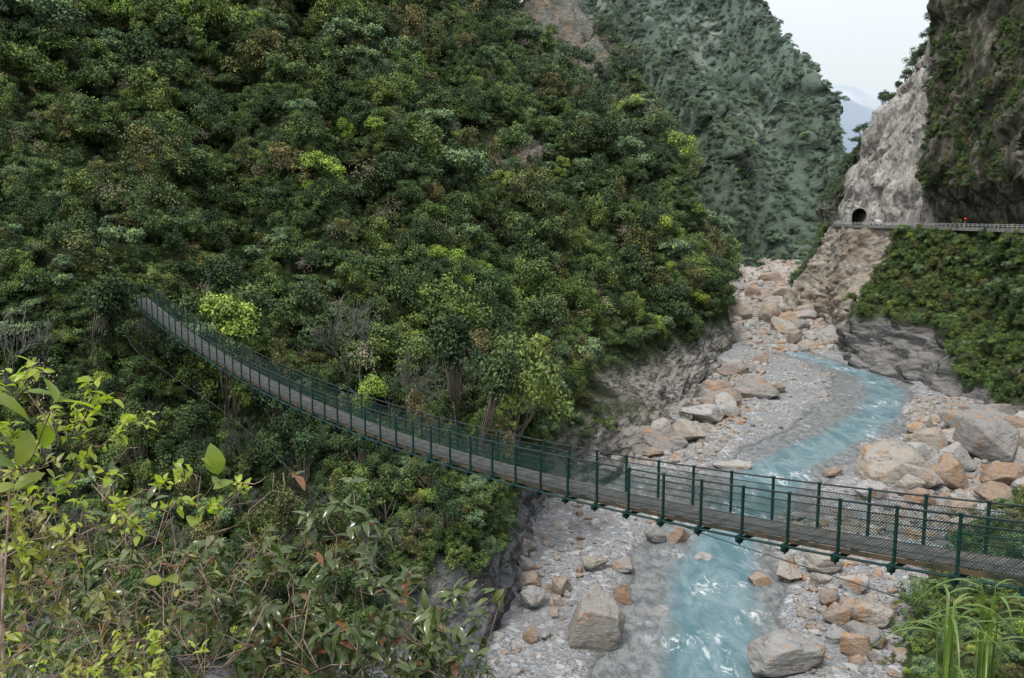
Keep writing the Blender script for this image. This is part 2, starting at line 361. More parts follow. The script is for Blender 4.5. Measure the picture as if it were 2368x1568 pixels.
def disp(G,amp_list,mask=None):
    N=gnormals(G); d=0
    for sc,am,oc,sd in amp_list: d=d+am*fbm(G,sc,oc,sd)
    if mask is not None: d=d*mask
    return G+N*d[...,None]
def strata(G,sd,amp=1.,per=1.3):
    q=G[...,2]+.35*G[...,0]*.6-.12*G[...,1]+1.6*fbm(G,7,3,sd)
    f=(q/per)%1.0; lay=np.floor(q/per)
    step=np.where(f<.8,f/.8,(1-f)/.2)
    return amp*(step*.6+.8*vnoise(np.stack([lay*1.7,G[...,0]*.2,G[...,1]*.2],-1),sd))
GA=loft(A,24,30); a_,b_=GA.shape[:2]
U_,V_=np.meshgrid(np.linspace(0,10,a_),np.linspace(0,6,b_),indexing='ij')
wv=np.stack([U_*1.3+.6*V_,V_*.35,0*U_],-1)
gul=np.abs(fbm(wv,1.,2,5))*1.0
mk=np.clip((V_-2.2)/1.5,0,1)*np.clip((9.6-U_)/.8,0,1)
GA=disp(GA,[(24,1.5,3,1),(6,.7,4,2)])
GA=GA+gnormals(GA)*(((.5-gul)*np.interp(V_,[2,4,6],[7,21,34])*mk)[...,None])
oc_=np.clip((1.5-outcrop(GA))/.5,0,1)*np.interp(GA[...,1],[200,380],[1,2.6])
lowm=np.maximum(np.clip(1-(GA[...,2])/11,0,1),oc_)[...,None]
lowm=lowm*np.where((GA[...,1]>100)&(GA[...,1]<190)&(GA[...,2]<9),2.0,1.)[...,None]
rg=np.abs(fbm(GA*np.array([1,1,1.8]),3.5,5,9))
GA=GA+gnormals(GA)*(lowm*((rg[...,None]*1.1-.5)+strata(GA,12,1.1,2.0)[...,None]))
hillA=obj('wooded_hillside',gridmesh('wooded_hillside',GA,M['hillA'],False)); link(hillA,label='steep jungle-covered gorge hillside with rocky foot at the river',cat='hillside',kind='structure')
GB=loft(B,36,46); a_,b_=GB.shape[:2]; U2,V2=np.meshgrid(np.linspace(0,5,a_),np.linspace(0,4,b_),indexing='ij')
g2_=np.abs(fbm(np.stack([U2*1.7+.9*V2,V2*.35,0*U2],-1),1.,2,15))
GB=disp(GB,[(60,5,3,3),(14,1.5,3,4)]); GB=GB+gnormals(GB)*(((.45-g2_)*66*np.clip((4.0-U2),0,1)*np.clip(V2/.6,.2,1))[...,None])
hillB=obj('far_mountain',gridmesh('far_mountain',GB,M['hillB'])); link(hillB,label='hazy forested mountain closing the upper valley',cat='mountain',kind='structure')
def rocky(G,a,sd,low=False):
    N=gnormals(G); q=G@np.array([[1,0,0],[.3,1,.35],[0,.2,1]])
    tanr=np.clip((G[...,1]-205)/10,0,1)
    if low:
        d=a*(1.3*fbm(q,16,3,sd)+(.6+.1*tanr)*(np.abs(fbm(q*np.array([1,.6,1.7]),5,5,sd+3))*2-.6)+.15*fbm(q,1.4,3,sd+8))
        d=d+(strata(G,sd+2,2.2,4.4))*np.clip((13-G[...,2])/3,0,1)*(1-.6*tanr)*np.clip((G[...,1]-145)/12,0.3,1)
    else:
        d=a*(1.3*fbm(q,16,3,sd)+.85*(np.abs(fbm(q*np.array([1.2,.9,.7]),6,5,sd+3))*2-.6)+.25*fbm(q*np.array([1.2,1,.6]),1.6,3,sd+8))
        cl_=vnoise(np.floor(q*np.array([.18,.14,.10])+.4*fbm(q,9,3,sd+9)[...,None]),sd); d=d+1.2*cl_
    return G+N*d[...,None]
gl=loft(CLt,46,44); e=np.clip((30.5-gl[...,2])/3,0,1)
GL=gl+(rocky(gl,1.1,11,True)-gl)*e[...,None]
cliffL=obj('lower_cliff',gridmesh('lower_cliff',GL,M['lower'],False)); link(cliffL,label='tan and dark rock slope with scrub under the road',cat='cliff',kind='structure')
gu=loft(CUt,46,40); e=np.clip((gu[...,2]-30.5)/4,0,1)
GU=gu+(rocky(gu,1.1,21)-gu)*e[...,None]
cliffU=obj('upper_cliff',gridmesh('upper_cliff',GU,M['slab'],False)); link(cliffU,label='pale grey marble cliff face towering above the road',cat='cliff',kind='structure')

# river channel polylines
RV=[((1,20),(10,20)),((4,38),(12,38)),((6.5,50.),(15.5,50.)),((7.,56.8),(18,56.8)),((7.4,62.3),(20.8,62.3)),((8.4,68.3),(22.4,68.3)),((11.2,77.4),(25.,77.4)),((15,84.),(27.,84.)),((21,96.4),(34.6,96.4)),((24.5,108.6),(41.5,108.6)),((32,117.),(48.8,117.)),((40.5,126.8),(57,126.8)),((51,141.5),(67,141.5)),((60.5,159.8),(76.3,159.8)),((65,173.3),(77.7,173.3)),((64.5,189.1),(74.5,189.1)),((61.9,203.5),(72.7,203.5)),((61,212.2),(70.4,212.2)),((62.7,232.1),(68.8,232.1)),((67.5,256.1),(71.5,256.1)),((77.3,297),(80.5,297)),((93.7,352),(97,352)),((114.6,408),(118.7,408)),((150,560),(158,560)),((200,900),(210,900))]
ry=np.array([a[1] for a,b in RV]); rl=np.array([a[0] for a,b in RV]); rr=np.array([b[0] for a,b in RV])
def rise(Y): return .03*np.maximum(0,Y-200)
def chan(X,Y):
    L=np.interp(Y,ry,rl); R=np.interp(Y,ry,rr); c=(L+R)/2; h=(R-L)/2
    return np.abs(X-c)/h
def bedq(X,Y):
    P=np.stack([X,Y,0*X],-1); n=fbm(P,8,4,31); return chan(X,Y)+.26*n,n,P
def bedz(X,Y):
    q,n,P=bedq(X,Y); n2=fbm(P,2.,3,35); n3=fbm(P,.7,2,36)
    return rise(Y)+np.clip((q-1.)*1.5,-.4,.5)+.35*np.clip(n,-1,1)*np.clip(q-1,0,1)+.12*n2+.06*n3+.25*np.clip((Y-330)/60,0,1)
xs=np.concatenate([np.linspace(-3000,-80,20),np.linspace(-70,-6,40),np.linspace(-5,100,300),np.linspace(102,180,40),np.linspace(200,4000,25)])
ys=np.concatenate([np.linspace(-300,35,12),np.linspace(40,200,400),np.linspace(201,420,220),np.linspace(430,700,30),np.linspace(800,7000,25)])
X,Y=np.meshgrid(xs,ys,indexing='ij'); Z=bedz(X,Y); Z=np.where(Y>700,rise(np.minimum(Y,700)),Z)
G=np.stack([X,Y,Z],-1); gm=gridmesh('riverbed_ground',G,M['gravel']); vattr(gm,'wet',np.clip(1-(Z-rise(Y)+.08)/.28,0,1))
gr=obj('riverbed_ground',gm); link(gr,label='grey gravel and pebble riverbed of the gorge floor',cat='ground',kind='structure')
yy=np.concatenate([np.linspace(20,200,260),np.linspace(202,600,150)]); tt=np.linspace(1.7,-1.7,48)
L=np.interp(yy,ry,rl); R=np.interp(yy,ry,rr)
WX=((L+R)/2)[:,None]+((R-L)/2)[:,None]*tt[None]; WY=np.repeat(yy[:,None],48,1)
WZ=rise(WY)-.06+.05*fbm(np.stack([WX,WY*.5,0*WX],-1),1.5,3,44)
wm_=gridmesh('river_water',np.stack([WX,WY,WZ],-1),M['water'])
off_=np.interp(yy,[50,95,120,140,180,205],[.25,.1,.2,.3,.25,0])[:,None]; hw_=np.interp(yy,[50,70,95,120,160,200],[.6,.58,.62,.56,.52,.5])[:,None]
dep=np.clip(1.25-np.abs(tt[None]-off_)/hw_,0,1); vattr(wm_,'deep',dep)
wt=obj('river_water',wm_); link(wt,label='milky turquoise river with white riffles over gravel',cat='river',kind='structure')

# near bank heightfield
bl=np.array([(-200,40),(16,40),(22,50),(31,66),(43,82),(67,98),(95,118),(200,150)],dtype=float)
def bankz(X,Y):
    X=np.asarray(X,float);Y=np.asarray(Y,float)
    dmin=np.full(X.shape,1e9)
    for a,b in zip(bl[:-1],bl[1:]):
        ab=b-a; tq=np.clip(((X-a[0])*ab[0]+(Y-a[1])*ab[1])/(ab@ab),0,1)
        dd=np.hypot(X-a[0]-tq*ab[0],Y-a[1]-tq*ab[1]); dmin=np.minimum(dmin,dd)
    inside=np.where(X<16,Y<40,Y<np.interp(X,bl[:,0],bl[:,1]))
    sgn=np.where(inside,dmin,-dmin)
    slope=np.interp(X,[8,20],[.75,.80])
    z=slope*sgn; z=np.where(z>30,30+(z-30)*.2,z)
    P=np.stack([X,Y,0*X],-1)
    return np.maximum(z,-3)+fbm(P,5,4,51)*np.clip(sgn/6,0,1)*1.2*np.clip((Y-4)/8,0,1)
X,Y=np.meshgrid(np.linspace(-120,170,240),np.linspace(-60,140,200),indexing='ij')
NB=np.stack([X,Y,bankz(X,Y)-.3],-1)
s=NT('bank_soil'); c=s.mix(s.rng(s.noise(2.5,6,.75),.35,.65),(.025,.038,.015),(.09,.13,.04)); s.bump(s.noise(3,6,.7),1.,.35); M['soil']=s.fin(c,.95,.1)
nb=obj('near_bank_slope',gridmesh('near_bank_slope',NB,M['soil'])); link(nb,label='overgrown earth slope beside the bridge landing',cat='slope',kind='structure')

def farridge(name,y0,xs_,hs,depth,lab):
    xx=np.linspace(xs_[0],xs_[-1],90); hh=np.interp(xx,xs_,hs)
    tt=np.linspace(0,1,30); G=np.zeros((90,30,3))
    for j,q in enumerate(tt):
        G[:,j,0]=xx; G[:,j,1]=y0+depth*q; G[:,j,2]=hh*math.sin(min(q*2,1)*math.pi/2)*(1 if q<=.5 else 1-(q-.5)*1.2)
    G[...,2]+=fbm(G,260,4,61)*22*np.clip(G[...,2]/200,0,1)
    o=obj(name,gridmesh(name,G,M['far'])); link(o,label=lab,cat='mountain',kind='structure')
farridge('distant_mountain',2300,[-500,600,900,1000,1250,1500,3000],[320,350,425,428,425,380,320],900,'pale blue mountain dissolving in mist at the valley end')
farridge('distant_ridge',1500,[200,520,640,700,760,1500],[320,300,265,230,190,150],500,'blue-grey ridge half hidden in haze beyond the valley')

# ---------------------------------------------------------------- foliage meshes
def leafquads(P,Nv,L,W,r):
    n=len(P); T=r.normal(size=(n,3)); T-=Nv*np.sum(T*Nv,1,keepdims=True); T/=np.linalg.norm(T,axis=1,keepdims=True)+1e-9
    Bt=np.cross(Nv,T); l=(L*(.6+.8*r.random(n)))[:,None]; w_=(W*(.6+.8*r.random(n)))[:,None]
    V=np.stack([P-T*l*.5,P+Bt*w_*.5-T*l*.05,P+T*l*.5,P-Bt*w_*.5-T*l*.05],1).reshape(-1,3)
    return V,np.arange(n*4).reshape(n,4)
def crown_mesh(name,seed,mat,nc=36,per=130,leaf=.08,zs=1.,crr=(.12,.31),shape='round'):
    r=np.random.default_rng(seed); C=[];
    mass=[]
    for k in range(r.integers(5,9)):
        a=r.uniform(0,6.28); el=r.uniform(-.1,1.4); q=r.uniform(.4,.78); mass.append(np.array([math.cos(a)*math.cos(el)*q,math.sin(a)*math.cos(el)*q,math.sin(el)*.75*zs]))
    while len(C)<nc:
        m_=mass[r.integers(len(mass))]; d=r.normal(size=3); d/=np.linalg.norm(d)
        c=m_+d*r.uniform(.05,.42)*np.array([1,1,.7])
        if shape=='flat': c=c*np.array([1.15,1.15,.6])
        if shape=='tall': c=c*np.array([.75,.75,1.45])
        if shape=='shrub': c=d*r.uniform(.3,.9)*np.array([1,1,.7])-np.array([0,0,.3])
        if c[2]<(-.45 if shape!='shrub' else -.9): continue
        C.append(c)
    C=np.array(C); Ps=[];Ns=[];Ts=[]
    for c in C:
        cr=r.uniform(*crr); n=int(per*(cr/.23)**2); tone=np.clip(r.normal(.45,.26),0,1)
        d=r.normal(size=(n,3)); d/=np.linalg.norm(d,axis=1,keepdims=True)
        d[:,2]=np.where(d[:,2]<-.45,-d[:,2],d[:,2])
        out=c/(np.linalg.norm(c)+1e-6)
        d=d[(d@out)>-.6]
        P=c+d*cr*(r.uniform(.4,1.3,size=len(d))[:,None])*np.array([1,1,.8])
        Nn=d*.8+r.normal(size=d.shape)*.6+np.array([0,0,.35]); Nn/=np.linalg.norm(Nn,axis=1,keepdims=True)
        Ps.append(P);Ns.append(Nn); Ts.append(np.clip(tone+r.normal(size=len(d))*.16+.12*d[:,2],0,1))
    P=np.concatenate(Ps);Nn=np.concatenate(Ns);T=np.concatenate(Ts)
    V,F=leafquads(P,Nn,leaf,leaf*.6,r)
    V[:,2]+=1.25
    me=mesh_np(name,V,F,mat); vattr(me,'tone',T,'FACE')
    return me,C+np.array([0,0,1.25])
def trunk_mesh(name,C,seed,nl=12,thick=.05):
    r=random.Random(seed); V=[];F=[]
    top=Vector((r.uniform(-.1,.1),r.uniform(-.1,.1),1.2)); mid=Vector((r.uniform(-.12,.12),r.uniform(-.12,.12),.6))
    tube(V,F,[(0,0,-.6),(0,0,0),mid,top],[thick*1.3,thick,thick*.8,thick*.5],6)
    for c in r.sample(list(C),min(nl,len(C))):
        c=Vector(c); st=mid.lerp(top,r.uniform(0,1)); m=st.lerp(c,.5)+Vector((0,0,-.06))+Vector((r.uniform(-.08,.08),)*3)
        tube(V,F,[st,m,c],[thick*.5,thick*.32,thick*.12],4)
    return mesh_np(name,V,F,M['bark'],True)
def bare_mesh(name,seed):
    r=random.Random(seed); V=[];F=[];
    def br(p,d,l,rad,dep):
        q=p+d*l; m=p.lerp(q,.5)+Vector((r.uniform(-1,1),r.uniform(-1,1),r.uniform(-1,1)))*l*.12
        tube(V,F,[p,m,q],[rad,rad*.8,rad*.6],4 if dep>1 else 3)
        if dep==0: return
        for k in range(r.choice([2,3,3])):
            nd=(d+Vector((r.uniform(-1,1),r.uniform(-1,1),r.uniform(-.5,.8)))*.8).normalized()
            br(q,nd,l*r.uniform(.6,.88),max(rad*.65,.010),dep-1)
    br(Vector((0,0,-.4)),Vector((0,0,1)),1.05,.055,6)
    return mesh_np(name,V,F,M['twig'],False)
VAR=[]
spec=[('dark','round',41),('dark','round',52),('dark','flat',63),('dark','tall',74),('mid','round',85),('mid','flat',96),('olive','round',107),('pale','flat',118),('bright','round',129),('mid','tall',131),('olive','tall',142),('bright','flat',150)]
LAB={'dark':'dark green broadleaf tree on the gorge slope','mid':'mid-green leafy tree on the gorge slope','olive':'olive-green tree with thin dry foliage on slope','pale':'pale grey-green broad-leaved tree on the slope','bright':'bright yellow-green tree standing out on the slope'}
for m,sh,sd in spec:
    cm,C=crown_mesh('crown_'+m,sd,M[m],shape=sh,leaf={'pale':.11,'bright':.085}.get(m,.08),per={'olive':65,'bright':95}.get(m,125))
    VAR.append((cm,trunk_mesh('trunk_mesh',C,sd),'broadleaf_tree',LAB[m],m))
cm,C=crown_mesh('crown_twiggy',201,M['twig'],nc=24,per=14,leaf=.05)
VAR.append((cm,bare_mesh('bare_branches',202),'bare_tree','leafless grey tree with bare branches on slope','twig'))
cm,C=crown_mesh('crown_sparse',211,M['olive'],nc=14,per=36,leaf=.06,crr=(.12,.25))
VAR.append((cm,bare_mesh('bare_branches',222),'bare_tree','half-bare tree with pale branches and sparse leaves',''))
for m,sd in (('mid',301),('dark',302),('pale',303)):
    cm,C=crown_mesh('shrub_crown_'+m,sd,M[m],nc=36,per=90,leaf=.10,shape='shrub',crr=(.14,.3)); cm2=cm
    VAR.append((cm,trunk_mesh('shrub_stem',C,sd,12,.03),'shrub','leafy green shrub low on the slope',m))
NV=len(VAR)
CROWNOBJ={}
def place_tree(pos,R,vi,rotz,lean=(0,0),group='trees on the gorge slopes',name=None,label=None,sz=1):
    cm,tm,nm,lb,_=VAR[vi]
    e=bpy.data.objects.new(name or nm,None); e.empty_display_size=.3; link(e,label=label or lb,cat='tree' if not name else 'shrub',group=group)
    e.location=pos; e.rotation_euler=(lean[0],lean[1],rotz); e.scale=(R,R,R*sz)
    a=obj('stem' if name else 'trunk',tm); link(a,parent=e)
    b=obj('foliage' if name else 'crown',cm); link(b,parent=e)
    CROWNOBJ.setdefault(vi,b); return e
def sample_grid(G,n,r):
    a=G[:-1,:-1];b=G[1:,:-1];c=G[1:,1:];d=G[:-1,1:]
    ar=np.linalg.norm(np.cross(c-a,d-b),axis=-1)*.5; w_=ar.ravel()/ar.sum()
    k=r.choice(len(w_),n,p=w_); u=r.random((n,1));v=r.random((n,1))
    A_=a.reshape(-1,3)[k];B_=b.reshape(-1,3)[k];C_=c.reshape(-1,3)[k];D_=d.reshape(-1,3)[k]
    return A_*(1-u)*(1-v)+B_*u*(1-v)+C_*u*v+D_*(1-u)*v
def thin(P,dist,maxn=100000):
    acc=np.zeros((len(P),3)); n=0; keep=[]
    for i,p in enumerate(P):
        if n:
            dd=acc[:n]-p
            if (dd*dd).sum(1).min()<dist[i]**2: continue
        acc[n]=p; n+=1; keep.append(i)
        if n>=maxn: break
    return np.array(keep,dtype=int)
def bp(i,off=0,h=0):
    return np.array([10.3-.922*i+.791*off, 19.05+1.19*i+.612*off, 21.45+.0055*(i-21.5)**2+h])
BA=bp(-6)[:2];BB=bp(45)[:2]
def bridgeclear(P,top,R):
    ab=BB-BA; tq=np.clip(((P[:,:2]-BA)@ab)/(ab@ab),0,1); d=np.hypot(*(P[:,:2]-BA-tq[:,None]*ab).T)
    dz=21.45+.0055*(tq*51-27.5)**2
    return (d>R+1.1)|(top<dz-.6)
def lowlim(P):
    lim=np.where(P[:,1]>105,7,np.where(P[:,1]>90,6.5,3.5))
    return np.where((P[:,0]>-9)&(P[:,1]<105),7.5,lim)

cand=sample_grid(GA,30000,rng)
near=sample_grid(GA[:24*6+1,:30*3+1],9000,rng); near2=sample_grid(GA[:24*6+1,30*3:30*5+1],9000,rng)
cand=np.concatenate([cand,near,near2]); cand=cand[rng.permutation(len(cand))]
cand=cand[seen(cand,.68,.52)]
rel=cand[:,2]-rise(cand[:,1]); n_=fbm(cand,14,3,71)
cand=cand[(rel+2*n_>lowlim(cand))]
cand=cand[outcrop(cand)>1.05]
dst=np.linalg.norm(cand-np.array([0,0,32]),axis=1)
Rr=np.interp(dst,[60,90,150,250,450],[2.3,3.2,4.1,4.8,5.2])*.5*3.2**rng.random(len(cand))*(1+.3*fbm(cand,22,2,72))
ok=bridgeclear(cand,cand[:,2]+Rr*1.9,Rr); cand=cand[ok];Rr=Rr[ok];dst=dst[ok]
keep=thin(cand,Rr*.9); cand=cand[keep];Rr=Rr[keep];dst=dst[keep]
order=np.argsort(dst); cand=cand[order];Rr=Rr[order];dst=dst[order]
def norm(a): a=np.array(a,float); return a/a.sum()
prob=norm([15,14,12,11,12,7,5,8,3,9,4,1.4,7.5,7,0,0,0])
vis=rng.choice(NV,len(cand),p=prob)
NI=280
for i in range(min(NI,len(cand))):
    p=cand[i]; place_tree((p[0],p[1],p[2]-Rr[i]*.3),Rr[i],int(vis[i]),rng.uniform(0,6.28),(rng.normal()*.12,rng.normal()*.12),sz=rng.uniform(.85,1.5))
place_tree((-24.2,74,17.0),3.6,8,1.0,label='bright yellow-green tree beside the suspension bridge')
place_tree((-27.5,74.5,18.0),2.6,7,2.0,label='pale green broad-leaved tree beside the suspension bridge')
place_tree((-35.2,75,18.6),2.2,1,2.0); place_tree((-32.2,73.2,16.8),1.5,0,3.0)
for k in range(15):
    ii=int(40+k*9.5); p=GU[min(ii,GU.shape[0]-1),160]; R_=rng.uniform(2.2,4.6)
    place_tree((p[0]-1,p[1]-1,p[2]-R_*.4),R_,int(rng.choice([0,1,2,4,3])),rng.uniform(0,6),label='dark tree clinging to the cliff edge')
for i in range(NV):
    if i not in CROWNOBJ and i<14: place_tree(tuple(cand[5+i]+np.array([1,1,-1.])),2.5,i,0)

def scatter(name,P,R,idx,srcs,label,cat,rotfull=False,zsc=None,zr=(.8,1.35)):
    me=bpy.data.meshes.new(name+'_pts'); n=len(P); me.vertices.add(n); me.vertices.foreach_set('co',np.asarray(P,dtype=np.float32).ravel())
    a=me.attributes.new('idx','INT','POINT'); a.data.foreach_set('value',np.asarray(idx,dtype=np.int32))
    rot=np.zeros((n,3),dtype=np.float32); rot[:,2]=rng.uniform(0,6.28,n)
    if rotfull: rot[:,:2]=rng.uniform(-.5,.5,(n,2))
    else: rot[:,:2]=rng.normal(size=(n,2))*.12
    a=me.attributes.new('rot','FLOAT_VECTOR','POINT'); a.data.foreach_set('vector',rot.ravel())
    sc=np.repeat(np.asarray(R,dtype=np.float32)[:,None],3,1)
    if zsc is not None: sc=sc*np.asarray(zsc,dtype=np.float32)
    else: sc[:,2]*=rng.uniform(*zr,n)
    a=me.attributes.new('scl','FLOAT_VECTOR','POINT'); a.data.foreach_set('vector',sc.ravel().astype(np.float32))
    o=obj(name,me); link(o,label=label,cat=cat,kind='stuff')
    ng=bpy.data.node_groups.new(name+'_gn','GeometryNodeTree')
    ng.interface.new_socket('Geometry',in_out='INPUT',socket_type='NodeSocketGeometry'); ng.interface.new_socket('Geometry',in_out='OUTPUT',socket_type='NodeSocketGeometry')
    N=ng.nodes;Lk=ng.links; gi=N.new('NodeGroupInput');go=N.new('NodeGroupOutput'); iop=N.new('GeometryNodeInstanceOnPoints'); jn=N.new('GeometryNodeJoinGeometry')
    for so_ in reversed(srcs):
        oi=N.new('GeometryNodeObjectInfo'); oi.inputs['Object'].default_value=so_; oi.inputs['As Instance'].default_value=True; oi.transform_space='ORIGINAL'
        Lk.new(oi.outputs['Geometry'],jn.inputs[0])
    Lk.new(gi.outputs[0],iop.inputs['Points']); Lk.new(jn.outputs[0],iop.inputs['Instance']); iop.inputs['Pick Instance'].default_value=True
    def at(nm,ty):
        x=N.new('GeometryNodeInputNamedAttribute'); x.data_type=ty; x.inputs['Name'].default_value=nm; return x.outputs['Attribute']
    Lk.new(at('idx','INT'),iop.inputs['Instance Index']); Lk.new(at('rot','FLOAT_VECTOR'),iop.inputs['Rotation']); Lk.new(at('scl','FLOAT_VECTOR'),iop.inputs['Scale'])
    Lk.new(iop.outputs[0],go.inputs[0])
    md=o.modifiers.new('scatter','NODES'); md.node_group=ng
    return o
cs=np.stack([rng.uniform(12,80,4500),rng.uniform(20,112,4500)],-1); z=bankz(cs[:,0],cs[:,1]); P=np.stack([cs[:,0],cs[:,1],z],-1)
P=P[(z>-.2)&(z<22)]; P=P[seen(P,.66,.5)]; P=P[P[:,1]>25]; RP=.45*3.2**(rng.random(len(P))**1.5); ok=bridgeclear(P,P[:,2]+1.2*RP,RP); P=P[ok];RP=RP[ok]; kp=thin(P,RP*.8); P=P[kp];RP=RP[kp]
dd=np.linalg.norm(P-np.array([0,0,32]),axis=1); od=np.argsort(dd); P=P[od];RP=RP[od]
NS=130
for i in range(min(len(P),NS)):
    vi=int(rng.choice([14,15,16,4,7,5,8,10,6])) if i>2 else 14+i
    place_tree((P[i][0],P[i][1],P[i][2]-RP[i]*.7),RP[i],vi,rng.uniform(0,6.28),group='shrubs on the near bank',name='shrub',label='leafy green shrub on the bank beside the bridge')
SRC=[CROWNOBJ[i] for i in range(NV)]
if len(P)>NS:
    Q=P[NS:].copy(); RQ=RP[NS:]; Q[:,2]-=RQ*.7
    scatter('bank_scrub',Q,RQ,rng.choice([14,6,15,16,4,7],len(Q)),SRC,'low green scrub covering the river bank slope','scrub')
P=cand[NI:].copy(); R_=Rr[NI:]; P[:,2]-=R_*.3
pb=sample_grid(GB,16000,rng); pb=pb[seen(pb,.66,.47)]
RB=1.3*3.8**rng.random(len(pb)); kb=thin(pb,RB*.8); pb=pb[kb];RB=RB[kb]
msk=(outcrop(pb)>.95); pb=pb[msk]; RB=RB[msk]; pb[:,2]-=RB*.6
ia=vis[NI:]; ib=rng.choice(NV,len(pb),p=norm([16,16,14,1,18,16,6,10,3,1,1,1,1,3,10,10,5]))
scatter('dense_forest',P,R_,ia,SRC,'dense mixed forest covering the upper gorge hillside','forest')
scatter('distant_forest',pb,RB,ib,SRC,'hazy mixed forest covering the far valley mountain','forest',zr=(.6,1.2))
ug=np.concatenate([sample_grid(GA,7000,rng),sample_grid(GA[:24*6+1,:30*3+1],3500,rng),sample_grid(GA[:24*6+1,30*3:30*5+1],3000,rng)]); ug=ug[seen(ug,.66,.5)]; rel=ug[:,2]-rise(ug[:,1])
ug=ug[(rel+2*fbm(ug,8,3,73)>lowlim(ug)-1)&(outcrop(ug)>1.0)]
RU=rng.uniform(.8,1.8,len(ug))*np.interp(ug[:,1],[60,150,400],[.8,1.3,2.3]); ok=bridgeclear(ug,ug[:,2]+RU*1.3,RU); ug=ug[ok];RU=RU[ok]; ug[:,2]-=RU*.8
iu=rng.choice(NV,len(ug),p=norm([8,8,8,2,6,6,5,6,.6,3,4,0,0,0,9,24,5]))
scatter('hillside_undergrowth',ug,RU,iu,SRC,'tangled undergrowth and bushes between hillside trees','undergrowth')
def ku(P): return P[:,1]-.6*(P[:,2]-30)
cl=sample_grid(GL,8500,rng); cl=cl[seen(cl,.7,.47)]; nn=fbm(cl,10,3,75)
cl=cl[((cl[:,1]+6*nn<208)&(cl[:,2]+3*nn>np.interp(cl[:,1],[150,168],[3.,10.5]))&(cl[:,2]<28.6))|((cl[:,1]+7*nn>310)&(cl[:,2]>8))]
cu=sample_grid(GU[:, :4*40+1],12000,rng); cu=cu[seen(cu,.7,.47)]; nn=fbm(cu*np.array([1,1,.6]),9,4,77); k=ku(cu)
cu=cu[(((k+6*nn<207)&(nn>-.18))|((k+6*nn>284)))&(cu[:,2]>38)]
RC=rng.uniform(.5,2.0,len(cl)); cl[:,2]-=RC*1.1; RU2=rng.uniform(.35,1.4,len(cu)); cu[:,2]-=RU2*1.1
cP=np.concatenate([cl,cu])
ic=np.concatenate([rng.choice(NV,len(cl),p=norm([8,8,6,3,18,10,6,6,1,6,5,0,1,2,20,12,8])),rng.choice(NV,len(cu),p=norm([16,16,12,3,6,5,10,4,.3,2,7,0,2,4,5,16,3]))])
scatter('cliff_scrub',cP,np.concatenate([RC,RU2]),ic,SRC,'green scrub and bushes clinging to the road cliffs','scrub')

# ---------------------------------------------------------------- boulders
def boulder_mesh(seed,cuts=9,sub=5,hr=(.48,.82),soft=.95):
    import bmesh
    bm=bmesh.new(); bmesh.ops.create_icosphere(bm,subdivisions=sub,radius=1); me=bpy.data.meshes.new('boulder_mesh'); bm.to_mesh(me); bm.free()
    n=len(me.vertices); co=np.zeros(n*3,dtype=np.float32); me.vertices.foreach_get('co',co); co=co.reshape(-1,3).astype(float)
    r=np.random.default_rng(seed); co*=(1+.22*fbm(co+seed*3,1.1,3,seed))[:,None]
    for k in range(cuts):
        d=r.normal(size=3); d/=np.linalg.norm(d); h=r.uniform(*hr)
        ex=np.maximum(0,co@d-h); co-=ex[:,None]*d*soft
    tilt=co@np.array([.3,.2,1.]); lay=np.abs(((tilt*5+1.2*vnoise(co*1.5,seed))%1)-.5)
    co*=(1+.06*fbm(co+seed,.4,4,seed+3)-.035*np.clip(.12-lay,0,1)/.12)[:,None]
    ext=co.max(0)-co.min(0); co/=(ext/np.array([1.7,1.7,1.2]))
    me.vertices.foreach_set('co',co.astype(np.float32).ravel()); me.polygons.foreach_set('use_smooth',np.ones(len(me.polygons),dtype=bool))
    me.materials.append(M['boulder']); me.update(); return me
BM=[boulder_mesh(300+i,cuts=10+i%5) if i%3 else boulder_mesh(300+i,cuts=6,hr=(.6,.88),soft=.88) for i in range(10)]
wb=boulder_mesh(343,cuts=6,hr=(.6,.85)); n=len(wb.vertices); co=np.zeros(n*3,dtype=np.float32); wb.vertices.foreach_get('co',co); co=co.reshape(-1,3)
tz=np.clip((co[:,2]+.5)/1.1,0,1); co[:,0]=co[:,0]*(1-.62*tz)+.10*tz; co[:,1]*=(1-.45*tz); wb.vertices.foreach_set('co',co.ravel()); wb.update(); BM.append(wb)
BOB=[]
def boulder(x,y,wd,ht=None,v=None,lab='rounded grey and tan boulder on the riverbed gravel',rz=None):
    z=float(bedz(np.array([x]),np.array([y]))[0]); o=obj('boulder',BM[v if v is not None else random.randrange(10)])
    ht=ht or wd*.6
    o.scale=(wd/1.7,wd*random.uniform(.7,1.)/1.7,ht/1.1); o.rotation_euler=(random.uniform(-.25,.25),random.uniform(-.25,.25),rz if rz is not None else random.uniform(0,6.28)); o.location=(x,y,z+ht*.33)
    link(o,label=lab,cat='boulder',group='boulders along the river'); BOB.append(o); return o
tan='large pale boulder with orange stains on gravel'
